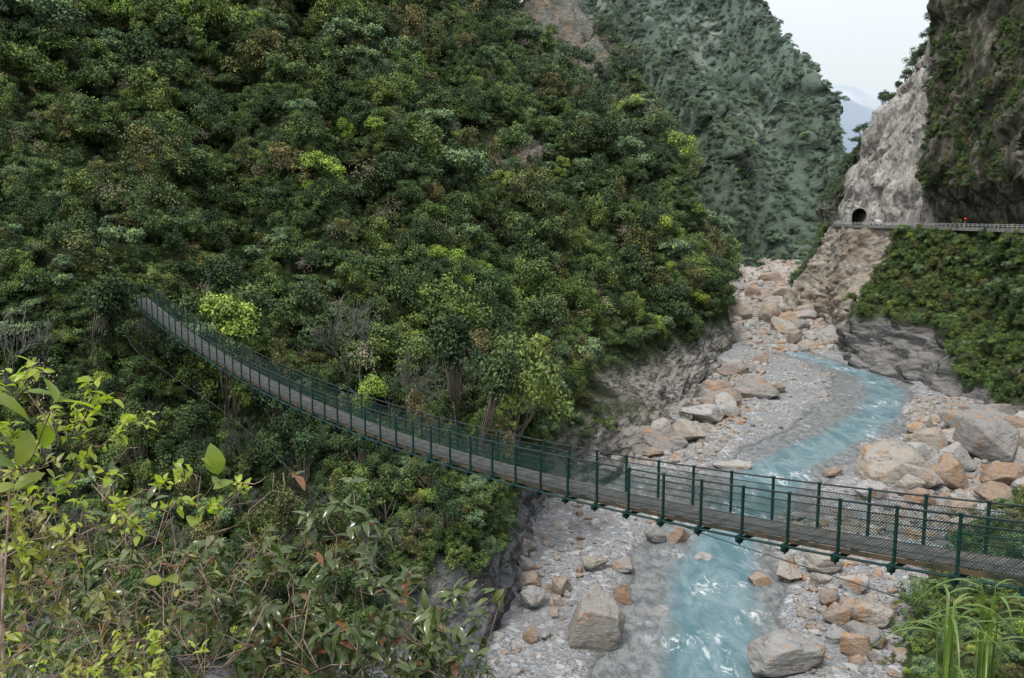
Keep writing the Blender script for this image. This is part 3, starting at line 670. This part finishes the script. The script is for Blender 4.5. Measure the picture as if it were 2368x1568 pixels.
big=[(19.5,57.5,5.6,2.6,0),(25.2,64,2.3,1.6,2),(26,67.3,2.1,1.5,3),(28,64,3.2,2,4),(26.4,60.5,3.4,2.2,5),(1.6,67.5,2.9,2,6),(1.5,61.6,1.3,1.5,7),(1.5,70.7,2.4,1.5,8),(3.8,67.5,1.2,.9,1),(7.3,74.9,3.1,1.1,2),(10.2,75,2.2,1.1,3),(9.3,69,1.7,1.9,4),(14.3,83,2.8,1.9,6),(16.8,83.4,3.,2.2,4),(18.2,79,2.3,.9,7),(21.9,73,2.,1.1,8),(28,74,3.2,1.9,0),(12,67,2.,.7,1),(28.3,109,5.,1.3,2),(40,105,2.6,1.2,3),(46.1,103.5,9.5,5.4,5),(48,97.5,4.6,3.2,2),(52,99.6,5.6,4,4),(67.3,124.3,10,5.,2),(61.8,109.5,9.5,5.4,8),(58,100,5.4,3.4,7),(43.4,152,8,4.5,1),(48.5,156,4,2.2,2),(54.4,186,4.5,3.4,4),(45,173,7,3.4,5),(82,222,8,3.6,7),(84,250,9,4,7),(97,309,9,4,8),(109,361,11,5,1),(90,336,8,4,1),(40,94,3.4,2.,2),(25,122,7,3.,1),(36,144,8,3.4,7),(20,116,7,3,4),(30,133,8,3.4,5),(71,117,8,4.6,4),(66,103,6,3.8,2),(54,93,4.4,2.8,7),(45,92,3.,1.8,8),(56,106,5.5,3.6,1),(72,128,8,4.5,4),(62,118,6,3.4,5),(50,108,4.5,2.6,4),(57,114,5,3,8),(66,112,7,4.4,2),(60,96,4.6,3,4),(74,122,7,4.6,7),(53,104,3.6,2.6,5),(64,106,4,3.4,1),(69,108,4.4,3,5)]
boulder(6,62,6.6,5.2,10,'huge peaked pale boulder with orange stains on gravel',rz=.3)
for b_ in big: boulder(b_[0],b_[1],b_[2],b_[3],b_[4],tan if b_[2]>4 else 'rounded grey and tan boulder on the riverbed gravel')
def zone(n,f,lo,hi,lab,ex=3.,fl=(.4,.75)):
    k=0;tr=0
    while k<n and tr<n*40:
        tr+=1; x,y=f(); q=chan(np.array([x]),np.array([y]))[0]
        if q<1.0 and random.random()<.96: continue
        wd=lo*(hi/lo)**(random.random()**ex); boulder(x,y,wd,wd*random.uniform(*fl),lab=lab); k+=1
zone(46,lambda:(random.uniform(0,9),random.uniform(60,96)),.6,2.4,'small rounded river boulder among gravel',2.4)
zone(40,lambda:(lambda y:(np.interp(y,[56,90],[21,28])+random.uniform(0,9),y))(random.uniform(57,90)),.6,3.2,'small rounded river boulder among gravel',1.8)
zone(56,lambda:(lambda y:(np.interp(y,[84,100,125],[34,46,58])+random.uniform(0,22),y))(random.uniform(84,130)),1.,4.6,'tan angular boulder piled on the river bank',1.4,(.5,.8))
zone(42,lambda:(lambda y:(np.interp(y,[110,137,185],[17,29,46])+random.uniform(-1,6),y))(random.uniform(110,185)),1.4,6.5,'rough tan boulder at the foot of the hillside',1.5)
zone(56,lambda:(lambda y:(np.interp(y,[205,300,420],[60,72,100])+random.uniform(0,24),y))(random.uniform(205,420)),2.,8,'pale and orange boulder in the upstream rock field',1.6,(.55,.85))
n=15000; px=rng.uniform(-4,80,n); py=40+160*rng.random(n); cl_=vnoise(np.stack([px/4,py/4,0*px],-1),5); q,_,_=bedq(px,py)
kp=((q>1.0)|(rng.random(n)<.03))&(cl_>-.35)&seen(np.stack([px,py,0*px],-1),.65,.45); px=px[kp];py=py[kp]; pr=.08*(9.0)**(rng.random(len(px))**2.2)
P=np.stack([px,py,bedz(px,py)],-1)
def lot(n,y0,y1,xa,xb,wd,s0,s1):
    y_=rng.uniform(y0,y1,n); x_=np.interp(y_,xa,xb)+rng.uniform(0,wd,n); return np.stack([x_,y_,bedz(x_,y_)],-1), s0*s1**(rng.random(n)**1.6)
for P2,p2 in (lot(6500,203,460,[205,300,420,460],[57,70,98,108],34,.5,5),lot(500,400,480,[400,480],[90,115],50,1.2,2.5),lot(2600,82,150,[84,100,125,150],[36,46,60,68],24,.25,5),lot(1000,108,185,[110,137,185],[17,30,46],9,.25,5),lot(500,56,90,[56,90],[21,28],9,.2,4)):
    P=np.concatenate([P,P2]); pr=np.concatenate([pr,p2])
scatter('river_pebbles',P,pr,rng.integers(0,10,len(P)),BOB[1:11],'loose grey, white and tan stones strewn on gravel bars','stones',rotfull=True,zsc=[1,.85,.7])

# ---------------------------------------------------------------- bridge
bridge=bpy.data.objects.new('suspension_bridge',None); link(bridge,label='long green steel suspension footbridge sagging across the gorge',cat='bridge')
bridge.location=tuple(bp(21.5)); BO=Vector(bridge.location)
def bchild(name,V,F,mat,label=None):
    me=mesh_np(name,np.array(V)-np.array(BO),F,mat); o=obj(name,me); link(o,parent=bridge)
    if label:o["label"]=label
    return o
ax=Vector((-.922,1.19,0)).normalized(); nx=Vector((.791,.612,0)); up=Vector((0,0,1)); Wd=1.35
I0,I1=-6.,47.
def axi(i): return Vector(tuple(bp(i+.01)-bp(i-.01))).normalized()
V=[];F=[]
i=I0
while i<I1:
    c=bp(i,Wd/2,0); a=axi(i); box(V,F,c,a,nx,a.cross(nx)*-1,.105,Wd/2-.07,.02); i+=.152
bchild('deck',V,F,M['plank'])
for off in (.05,Wd-.05):
    V=[];F=[]
    for k in np.arange(I0,I1,1.): 
        c=(bp(k,off)+bp(k+1,off))/2+np.array([0,0,-.09]); a=axi(k+.5); box(V,F,c,a,nx,a.cross(nx)*-1,.745,.03,.055)
    bchild('stringer',V,F,M['rust'],'dark green stringer with rust stains')
for off,h,rr_ in ((-.03,1.27,.026),(Wd+.03,1.27,.026),(-.03,1.06,.015),(Wd+.03,1.06,.015)):
    V=[];F=[]; tube(V,F,[bp(k,off,h) for k in np.arange(I0,I1+.1,.5)],rr_,6); bchild('handrail_cable',V,F,M['cable'])
for off,h in ((-.16,-.2),(-.07,-.22),(Wd+.07,-.22),(Wd+.16,-.2)):
    V=[];F=[]; tube(V,F,[bp(k,off,h) for k in np.arange(I0,I1+.1,.5)],.03,6); bchild('carrying_cable',V,F,M['green'])
for off in (-.012,Wd+.012):
    V=[];F=[]; stp=.07; L=(I1-I0)*1.505; H_=1.05
    for s_ in (1,-1):
        t0=-H_
        while t0<L:
            pts=[]
            for h in (0.03,.4,.75,H_):
                pts.append((t0+(h if s_==1 else H_-h),h))
            if min(p_[0] for p_ in pts)>=0 and max(p_[0] for p_ in pts)<L:
                P4=[Vector(bp(I0+a_/1.505,off,b_)) for a_,b_ in pts]
                b0=len(V); wv=Vector((0,0,1))*.0075
                for p_ in P4: V.append(tuple(p_-wv)); V.append(tuple(p_+wv))
                for k in range(3): F.append((b0+2*k,b0+2*k+2,b0+2*k+3,b0+2*k+1))
            t0+=stp*1.2
    bchild('mesh_netting',V,F,M['net'])
    V=[];F=[]
    for h in (.2,.42,.64,.85): tube(V,F,[bp(k,off-.02 if off<0 else off+.02,h) for k in np.arange(I0,I1+.1,1.)],.010,4)
    bchild('side_wires',V,F,M['net'])
V=[];F=[]; box(V,F,(0,0,.57),(1,0,0),(0,1,0),(0,0,1),.03,.036,.72); box(V,F,(0,0,1.30),(1,0,0),(0,1,0),(0,0,1),.042,.05,.018)
for h in (.2,.42,.64,.85,1.06,1.27): box(V,F,(0,0,h),(1,0,0),(0,1,0),(0,0,1),.038,.046,.016)
pme=mesh_np('post',V,F,M['green'])
V=[];F=[]; hw=Wd/2+.27
box(V,F,(0,0,-.27),(1,0,0),(0,1,0),(0,0,1),.04,hw,.05)
for s_ in(-1,1):
    box(V,F,(0,s_*(Wd/2+.12),-.20),(1,0,0),(0,1,0),(0,0,1),.085,.10,.05); tube(V,F,[(0,s_*(Wd/2+.12),-.42),(0,s_*(Wd/2+.12),-.1)],.03,6)
    box(V,F,(0,s_*(Wd/2+.12),-.33),(1,0,0),(0,1,0),(0,0,1),.06,.08,.03)
cme=mesh_np('crossbeam',V,F,M['green'])
rz=math.atan2(nx.y,nx.x)-math.pi/2
for i in range(-2,48):
    for off in (-.03,Wd+.03):
        o_=obj('post',pme); o_.location=Vector(tuple(bp(i,off)))-BO; o_.rotation_euler=(0,0,rz); link(o_,parent=bridge)
    o_=obj('crossbeam',cme); o_.location=Vector(tuple(bp(i,Wd/2)))-BO; o_.rotation_euler=(0,0,rz); link(o_,parent=bridge)
def curve3(pts,n=12): return catmull(np.array(pts,dtype=float),n,0)
G1=curve3([(-31,69,22.5),(-29.2,67.2,21.3),(-21.2,60.7,18.6),(-16.9,56.5,17.1),(-11.8,51,15.1),(-6.8,45.8,13.),(-2.9,40.6,11.4),(0,35,6)])
V=[];F=[]; tube(V,F,G1,.022,5); bchild('wind_guy_cable',V,F,M['cable'])
G2=curve3([bp(7,.7,-.3),bp(5,.3,-.5),(8.8,16.2,24.15),(12.5,9,24.6),(15,4,25)]); V=[];F=[]; tube(V,F,G2,.013,5); bchild('wind_guy_cable',V,F,M['cable'])
for ii,fr in ((33,.3),(29,.42),(25,.52),(21,.62),(18,.7),(15,.77),(12,.84)):
    V=[];F=[]; tube(V,F,[bp(ii,-.1,-.25),G1[int(fr*(len(G1)-1))]],.009,4); bchild('guy_tie',V,F,M['cable'])
V=[];F=[]; box(V,F,bp(-6.8,Wd/2,-.8),ax,nx,up,1.3,1.3,.75); bchild('anchor_block',V,F,M['conc'])
V=[];F=[]; box(V,F,bp(49,Wd/2,-1.5),ax,nx,up,1.,.8,.5); bchild('anchor_block',V,F,M['conc'])

# ---------------------------------------------------------------- road, parapet, tunnel, car, signal
outer=[(98.8,267.3),(91.8,236.9),(93.5,213.8),(93.3,191.5),(92.3,171.4),(89.5,151.2),(87,118.9),(87,60)]
oc=catmull(np.array(outer,dtype=float),10,0); 
dv=np.gradient(oc,axis=0); nv=np.stack([-dv[:,1],dv[:,0]],-1); nv/=np.linalg.norm(nv,axis=1,keepdims=True)
nv=np.where(nv[:,:1]<0,-nv,nv)
RG=np.zeros((len(oc),4,3))
for j,dst_ in enumerate((-.6,0,3,9)): RG[:,j,:2]=oc+nv*dst_; RG[:,j,2]=30.0
rd=obj('road',gridmesh('road',RG[:,::-1],M['asph'],False)); link(rd,label='narrow asphalt road cut into the cliff face',cat='road',kind='structure')
V=[];F=[]
for k in range(len(oc)-1):
    a=Vector((*oc[k]-nv[k]*.5,29.7)); b=Vector((*oc[k+1]-nv[k+1]*.5,29.7)); d=(b-a); l=d.length/2; d.normalize()
    box(V,F,(a+b)/2,d,d.cross(up),up,l,.18,.36)
pw=obj('retaining_kerb',mesh_np('retaining_kerb',V,F,M['conc'])); link(pw,label='weathered concrete kerb along the cliff road edge',cat='kerb')
fence=bpy.data.objects.new('road_railing',None); link(fence,label='pale metal railing along the cliff road',cat='railing')
V=[];F=[]
for h in (30.4,30.7): tube(V,F,[(oc[k][0]-nv[k][0]*.45,oc[k][1]-nv[k][1]*.45,h) for k in range(len(oc))],.035,4)
o_=obj('rail',mesh_np('rail',V,F,M['rail'])); link(o_,parent=fence)
V=[];F=[]; box(V,F,(0,0,.4),(1,0,0),(0,1,0),(0,0,1),.04,.04,.36); pm=mesh_np('railing_post',V,F,M['rail'])
seg=np.r_[0,np.cumsum(np.linalg.norm(np.diff(oc,axis=0),axis=1))]
for q in np.arange(2,150,2.):
    x=np.interp(q,seg,oc[:,0]-nv[:,0]*.45);y=np.interp(q,seg,oc[:,1]-nv[:,1]*.45); o_=obj('railing_post',pm); o_.location=(x,y,30.); link(o_,parent=fence)
por=bpy.data.objects.new('tunnel_portal',None); link(por,label='dark arched road tunnel mouth in the rock',cat='tunnel'); por.location=(95.6,240.5,30.02)
def arch(w_,h_,n=12):
    pts=[(-w_,0)]; 
    for k in range(n+1):
        a=math.pi-math.pi*k/n; pts.append((w_*math.cos(a),h_-w_+w_*math.sin(a)))
    pts.append((w_,0)); return pts
ai=arch(1.9,4.5);ao=arch(2.2,4.8); V=[];F=[]
n=len(ai)
for y_ in (0,2.5):
    for p_ in ai: V.append((p_[0],y_,p_[1]))
    for p_ in ao: V.append((p_[0],y_,p_[1]))
for k in range(n-1):
    F.append((k,k+1,n+k+1,n+k)); F.append((n+k,n+k+1,3*n+k+1,3*n+k)); F.append((k+1,k,2*n+k,2*n+k+1))
o_=obj('arch_frame',mesh_np('arch_frame',V,F,plain('portal_rock',(.30,.29,.27),(.42,.4,.37),2,.9,.2))); link(o_,parent=por)
V=[(p_[0],.05,p_[1]) for p_ in ai]+[(p_[0],14,p_[1]) for p_ in ai]; F=[(k,k+1,n+k+1,n+k) for k in range(n-1)]+[tuple(range(n,2*n))]
o_=obj('tunnel_lining',mesh_np('tunnel_lining',V,F,M['black'])); link(o_,parent=por)
por.rotation_euler=(0,0,math.radians(-20))
car=bpy.data.objects.new('parked_car',None); link(car,label='small white car on the cliff road by the tunnel',cat='car'); car.location=(96.4,231,30.03); car.rotation_euler=(0,0,math.radians(88))
prof=[(-2.1,.35),(-2.1,.85),(-1.9,1.0),(-1.2,1.05),(-.75,1.45),(.9,1.47),(1.6,1.05),(2.05,.95),(2.1,.35)]
V=[(x,y,z) for y in(-.82,.82) for x,z in prof]; n=len(prof); F=[tuple(range(n)),tuple(range(2*n-1,n-1,-1))]+[(k,n+k,n+(k+1)%n,(k+1)%n) for k in range(n)]
o_=obj('body',mesh_np('body',V,F,M['white'])); link(o_,parent=car)
V=[];F=[]; box(V,F,(.1,0,1.24),(1,0,0),(0,1,0),(0,0,1),.85,.835,.14); o_=obj('window',mesh_np('window',V,F,M['glass'])); link(o_,parent=car)
V=[];F=[]; tube(V,F,[(0,-.1,0),(0,.1,0)],.33,14); wm=mesh_np('wheel',V,F,M['black'])
for x in(-1.3,1.3):
    for y in(-.78,.78): o_=obj('wheel',wm); o_.location=(x,y,.33); link(o_,parent=car)
sg=bpy.data.objects.new('traffic_signal',None); link(sg,label='red traffic signal lamp on a post by the road',cat='traffic light'); sg.location=(95.2,183.5,30.02)
V=[];F=[]; tube(V,F,[(0,0,0),(0,0,1.4)],.05,6); o_=obj('pole',mesh_np('pole',V,F,M['rail'])); link(o_,parent=sg)
V=[];F=[]; box(V,F,(0,0,1.7),(1,0,0),(0,1,0),(0,0,1),.2,.12,.36); o_=obj('housing',mesh_np('housing',V,F,M['black'])); link(o_,parent=sg)
s=NT('red_lamp'); s.fin((.8,.04,.01),.4,.3); s.b.inputs['Emission Color'].default_value=(1,.06,.02,1); s.b.inputs['Emission Strength'].default_value=1.2
V=[];F=[]; tube(V,F,[(0,-.2,1.75),(0,-.125,1.75)],.17,14); o_=obj('lamp',mesh_np('lamp',V,F,s.m)); link(o_,parent=sg)

# ---------------------------------------------------------------- foreground plants
def leaf_shape(L,W,droop,fold):
    ts=[0,.18,.42,.68,.88,1.]; ws=[.03,.62,1.,.85,.42,.0]; V=[]
    for t_,w_ in zip(ts,ws):
        z=-droop*t_*t_*L
        V+= [(t_*L,-w_*W/2,z+fold*w_*W/2),(t_*L,0,z),(t_*L,w_*W/2,z+fold*w_*W/2)]
    F=[]
    for k in range(5):
        b=k*3; F+=[(b,b+3,b+4,b+1),(b+1,b+4,b+5,b+2)]
    return np.array(V),np.array(F)
def mat_fleaf(name,a,b,c,transl=.3,brown=.0,rough=.35):
    s=NT(name); g=s.n('ShaderNodeNewGeometry'); rr=g.outputs['Random Per Island']
    col=ramp(s,rr,[(0,a),(.5,b),(1,c)])
    if brown: col=s.mix(s.rng(rr,1-brown,1-brown+.01),col,(.17,.08,.035))
    col=s.mix(s.rng(s.noise(40,3),.4,.7,0,.35),col,s.mix(1.,col,(1.6,1.5,1.1),'MULTIPLY'))
    back=g.outputs['Backfacing']; col=s.mix(s.math('MULTIPLY',back,.5),col,s.mix(1.,col,(1.9,1.8,1.8),'MULTIPLY'))
    s.fin(col,rough,.5)
    t=s.n('ShaderNodeBsdfTranslucent'); s.l(s.mix(1.,col,(1.5,1.7,.6),'MULTIPLY'),t.inputs[0]); mx=s.n('ShaderNodeMixShader'); mx.inputs[0].default_value=transl
    s.l(s.b.outputs[0],mx.inputs[1]); s.l(t.outputs[0],mx.inputs[2]); s.l(mx.outputs[0],s.out.inputs[0]); return s.m
M['fdark']=mat_fleaf('glossy_shrub_leaf',(.055,.085,.034),(.085,.12,.045),(.14,.155,.065),.15,.07,.22)
M['fyel']=mat_fleaf('yellow_green_leaf',(.28,.36,.045),(.36,.40,.065),(.20,.28,.05),.35)
M['fol']=mat_fleaf('olive_small_leaf',(.16,.18,.05),(.26,.25,.065),(.11,.14,.05),.25,.06)
M['fbig']=mat_fleaf('big_lime_leaf',(.15,.23,.04),(.25,.29,.05),(.13,.20,.04),.4)
M['grass']=mat_fleaf('silver_grass_blade',(.09,.17,.04),(.15,.23,.055),(.07,.14,.035),.25)
M['stem']=plain('shrub_stem',(.13,.085,.06),(.31,.24,.19),20,.8,.2)
def plant(name,root,targets,leafn,L,W,mat,label,droop=.5,fold=.35,stemr=.012,upb=.2,seed=1,cat='shrub',wob=.04,minr=.0034):
    r=random.Random(seed); rr=np.random.default_rng(seed)
    root=np.array(root,float); nodes=[root]; rad=[stemr]; V=[];F=[]
    tg=sorted([np.array(t_) for t_ in targets],key=lambda q:np.linalg.norm(q-root)); tips=[]
    for q in tg:
        A_=np.array(nodes); cost=np.linalg.norm(A_-q,axis=1)+.35*np.linalg.norm(A_-root,axis=1); k=int(np.argmin(cost))
        p=nodes[k]; m1=p+(q-p)*.35+rr.normal(size=3)*wob+np.array([0,0,-.02]); m2=p+(q-p)*.7+rr.normal(size=3)*wob*.8
        r0=max(rad[k]*.8,minr); tube(V,F,[p,m1,m2,q],[r0,r0*.85,r0*.7,r0*.5],5)
        nodes+= [m1,m2,q]; rad+=[r0*.85,r0*.7,r0*.6]; tips.append((q,(q-m2)/(np.linalg.norm(q-m2)+1e-6),m2))
    e=bpy.data.objects.new(name,None); link(e,label=label,cat=cat); e.location=tuple(root)
    st=obj('stem',mesh_np('stem',np.array(V)-root,F,M['stem'],True)); link(st,parent=e)
    lv,lf=leaf_shape(L,W,droop,fold); LV=[];LF=[];n0=0
    for q,d,m2 in tips:
        nn_l=leafn if leafn>=2 else (1 if r.random()<leafn else 0)
        if leafn>=5: nn_l=r.choice([0,leafn//2,leafn,leafn+2,leafn+4])
        for k in range(nn_l):
            t_=r.random(); b=q*(t_)+m2*(1-t_)+rr.normal(size=3)*.01 if k>leafn*.4 else q+rr.normal(size=3)*.012
            dr=rr.normal(size=3); dr-=d*np.dot(dr,d)*.6; dr=dr/np.linalg.norm(dr)+d*.6+np.array([0,0,upb]); dr/=np.linalg.norm(dr)
            un=np.array([0,0,1.])+rr.normal(size=3)*.45; sd=np.cross(un,dr); sd/=np.linalg.norm(sd)+1e-6; nn_=np.cross(dr,sd)
            s_=r.uniform(.45,1.2); M3=np.stack([dr,sd,nn_],0)
            LV.append((lv*s_)@M3+b-root); LF.append(lf+n0); n0+=len(lv)
    if LV:
        lo=obj('foliage',mesh_np('foliage',np.concatenate(LV),np.concatenate(LF),mat,True)); link(lo,parent=e)
    return e
def ell(c,rad,n,seed,shell=.45,zmin=None):
    r=np.random.default_rng(seed); out=[]
    while len(out)<n:
        d=r.normal(size=3); d/=np.linalg.norm(d); p=np.array(c)+d*np.array(rad)*r.uniform(shell,1.)
        if zmin is not None and p[2]<zmin: continue
        out.append(p)
    return out
def gz(x,y): return float(bankz(np.array([float(x)]),np.array([float(y)]))[0])-.35
lab='dense shrub with glossy drooping leaves on slope edge'
plant('leafy_shrub',(-1.1,4.4,gz(-1.1,4.4)),ell((-1.12,4.4,29.65),(.75,.7,1.1),250,1,.15,29.2),9,.092,.037,M['fdark'],lab,seed=2,droop=.6,stemr=.03)
plant('leafy_shrub',(-2.1,4.6,gz(-2.1,4.6)),ell((-2.2,4.6,29.6),(.8,.7,1.2),240,3,.15,29.0),8,.085,.034,M['fdark'],lab,seed=4,droop=.6,stemr=.03)
plant('leafy_shrub',(-.5,4.5,gz(-.5,4.5)),ell((-.45,4.4,29.45),(.5,.6,.88),170,5,.15,28.9),9,.092,.037,M['fdark'],lab,seed=6,droop=.6,stemr=.025)
plant('leafy_shrub',(-1.6,3.6,gz(-1.6,3.6)),ell((-1.75,3.6,29.95),(.6,.4,.75),150,7,.15,29.4),7,.055,.021,M['fol'],'olive shrub with small yellowish leaves on slope',seed=8,stemr=.02)
plant('leafy_shrub',(-1.4,2.5,gz(-1.4,2.5)),ell((-1.3,2.4,30.52),(.48,.3,.27),170,9,.2),9,.032,.014,M['fyel'],'fine-leaved olive-yellow bush at the slope edge',seed=10,stemr=.012,minr=.002)
plant('leafy_shrub',(-1.9,3.2,gz(-1.9,3.2)),ell((-1.85,3.1,30.75),(.3,.3,.5),90,29,.2),6,.05,.02,M['fol'],'twiggy olive shrub rising beside the slope',seed=30,stemr=.014,minr=.0025)
plant('bare_shrub',(-1.8,3.9,gz(-1.8,3.9)),ell((-1.6,3.9,30.05),(.9,.3,.85),150,33,.3),.5,.05,.02,M['fol'],'tangle of thin bare pale twigs on slope edge',seed=34,stemr=.02,minr=.0036,wob=.07)
br_=[]
for a,b in (((-1.6,2.5,31.1),(-.92,2.45,31.28)),((-1.6,2.5,31.2),(-1.1,2.5,31.4)),((-1.6,2.4,31.4),(-1.35,2.4,31.6)),((-1.55,2.5,31.0),(-.75,2.5,31.2)),((-1.6,2.6,31.2),(-1.25,2.6,31.45)),((-1.6,2.45,31.3),(-1.2,2.45,31.5))):
    for t_ in np.linspace(0,1,14): br_.append(np.array(a)*(1-t_)+np.array(b)*t_+rng.normal(size=3)*.022)
plant('sapling',(-1.9,2.6,gz(-1.9,2.6)),br_,10,.034,.018,M['fyel'],'spindly sapling with small yellow-green leaves',seed=12,stemr=.010,cat='sapling',wob=.015,minr=.0022)
plant('sapling',(-1.55,1.9,gz(-1.55,1.9)),[(-1.06,1.85,31.55),(-1.14,1.9,31.4),(-1.04,1.9,31.6),(-1.16,1.85,31.5)],3,.12,.068,M['fbig'],'young plant with a few large lime-green leaves',seed=15,stemr=.006,droop=.35,fold=.2,cat='sapling',minr=.002)
plant('sapling',(-1.2,2.7,gz(-1.2,2.7)),[(-1.1,2.6,30.9),(-.95,2.5,31.1),(-.86,2.4,31.24),(-.84,2.38,31.27)],2,.075,.05,M['fbig'],'thin stem with broad heart-shaped green leaves',seed=17,stemr=.005,droop=.4,fold=.2,cat='sapling',wob=.02,minr=.002)
for (gx,gy,sd) in ((1.55,2.9,1),(1.75,3.0,2)):
    r=random.Random(sd); z0=gz(gx,gy); V=[];F=[]
    for k in range(17):
        an=r.uniform(0,6.28); top=r.uniform(30.42,30.68)-z0; reach=r.uniform(.1,.42); b=len(V); wv=r.uniform(.006,.010); d=Vector((math.cos(an),math.sin(an)*.6,0)); sdv=Vector((-d.y,d.x,0)).normalized()
        for j in range(25):
            t_=j/24
            if t_<.75: q=t_/.75; h=top*q; rr_=.12*reach*q**4
            else: q=(t_-.75)/.25; h=top+.05*math.sin(q*2.2)-.2*q**2*(reach/.42); rr_=.12*reach+reach*.88*q
            p=d*rr_+Vector((0,0,h)); w_=wv*(1-t_**6)
            V.append(tuple(p-sdv*w_+Vector((0,0,w_*.4)))); V.append(tuple(p)); V.append(tuple(p+sdv*w_+Vector((0,0,w_*.4))))
        for j in range(24):
            q=b+3*j; F+=[(q,q+3,q+4,q+1),(q+1,q+4,q+5,q+2)]
    o_=obj('silver_grass_clump',mesh_np('silver_grass_clump',V,F,M['grass'],True)); o_.location=(gx,gy,z0); link(o_,label='clump of long arching green grass blades',cat='grass',group='tall grass clumps')
print('trees',len(cand),'under',len(ug),'far',len(pb),'scrub',len(cP),'pebbles',len(px),'bank',len(RP),'boul',len(BOB))
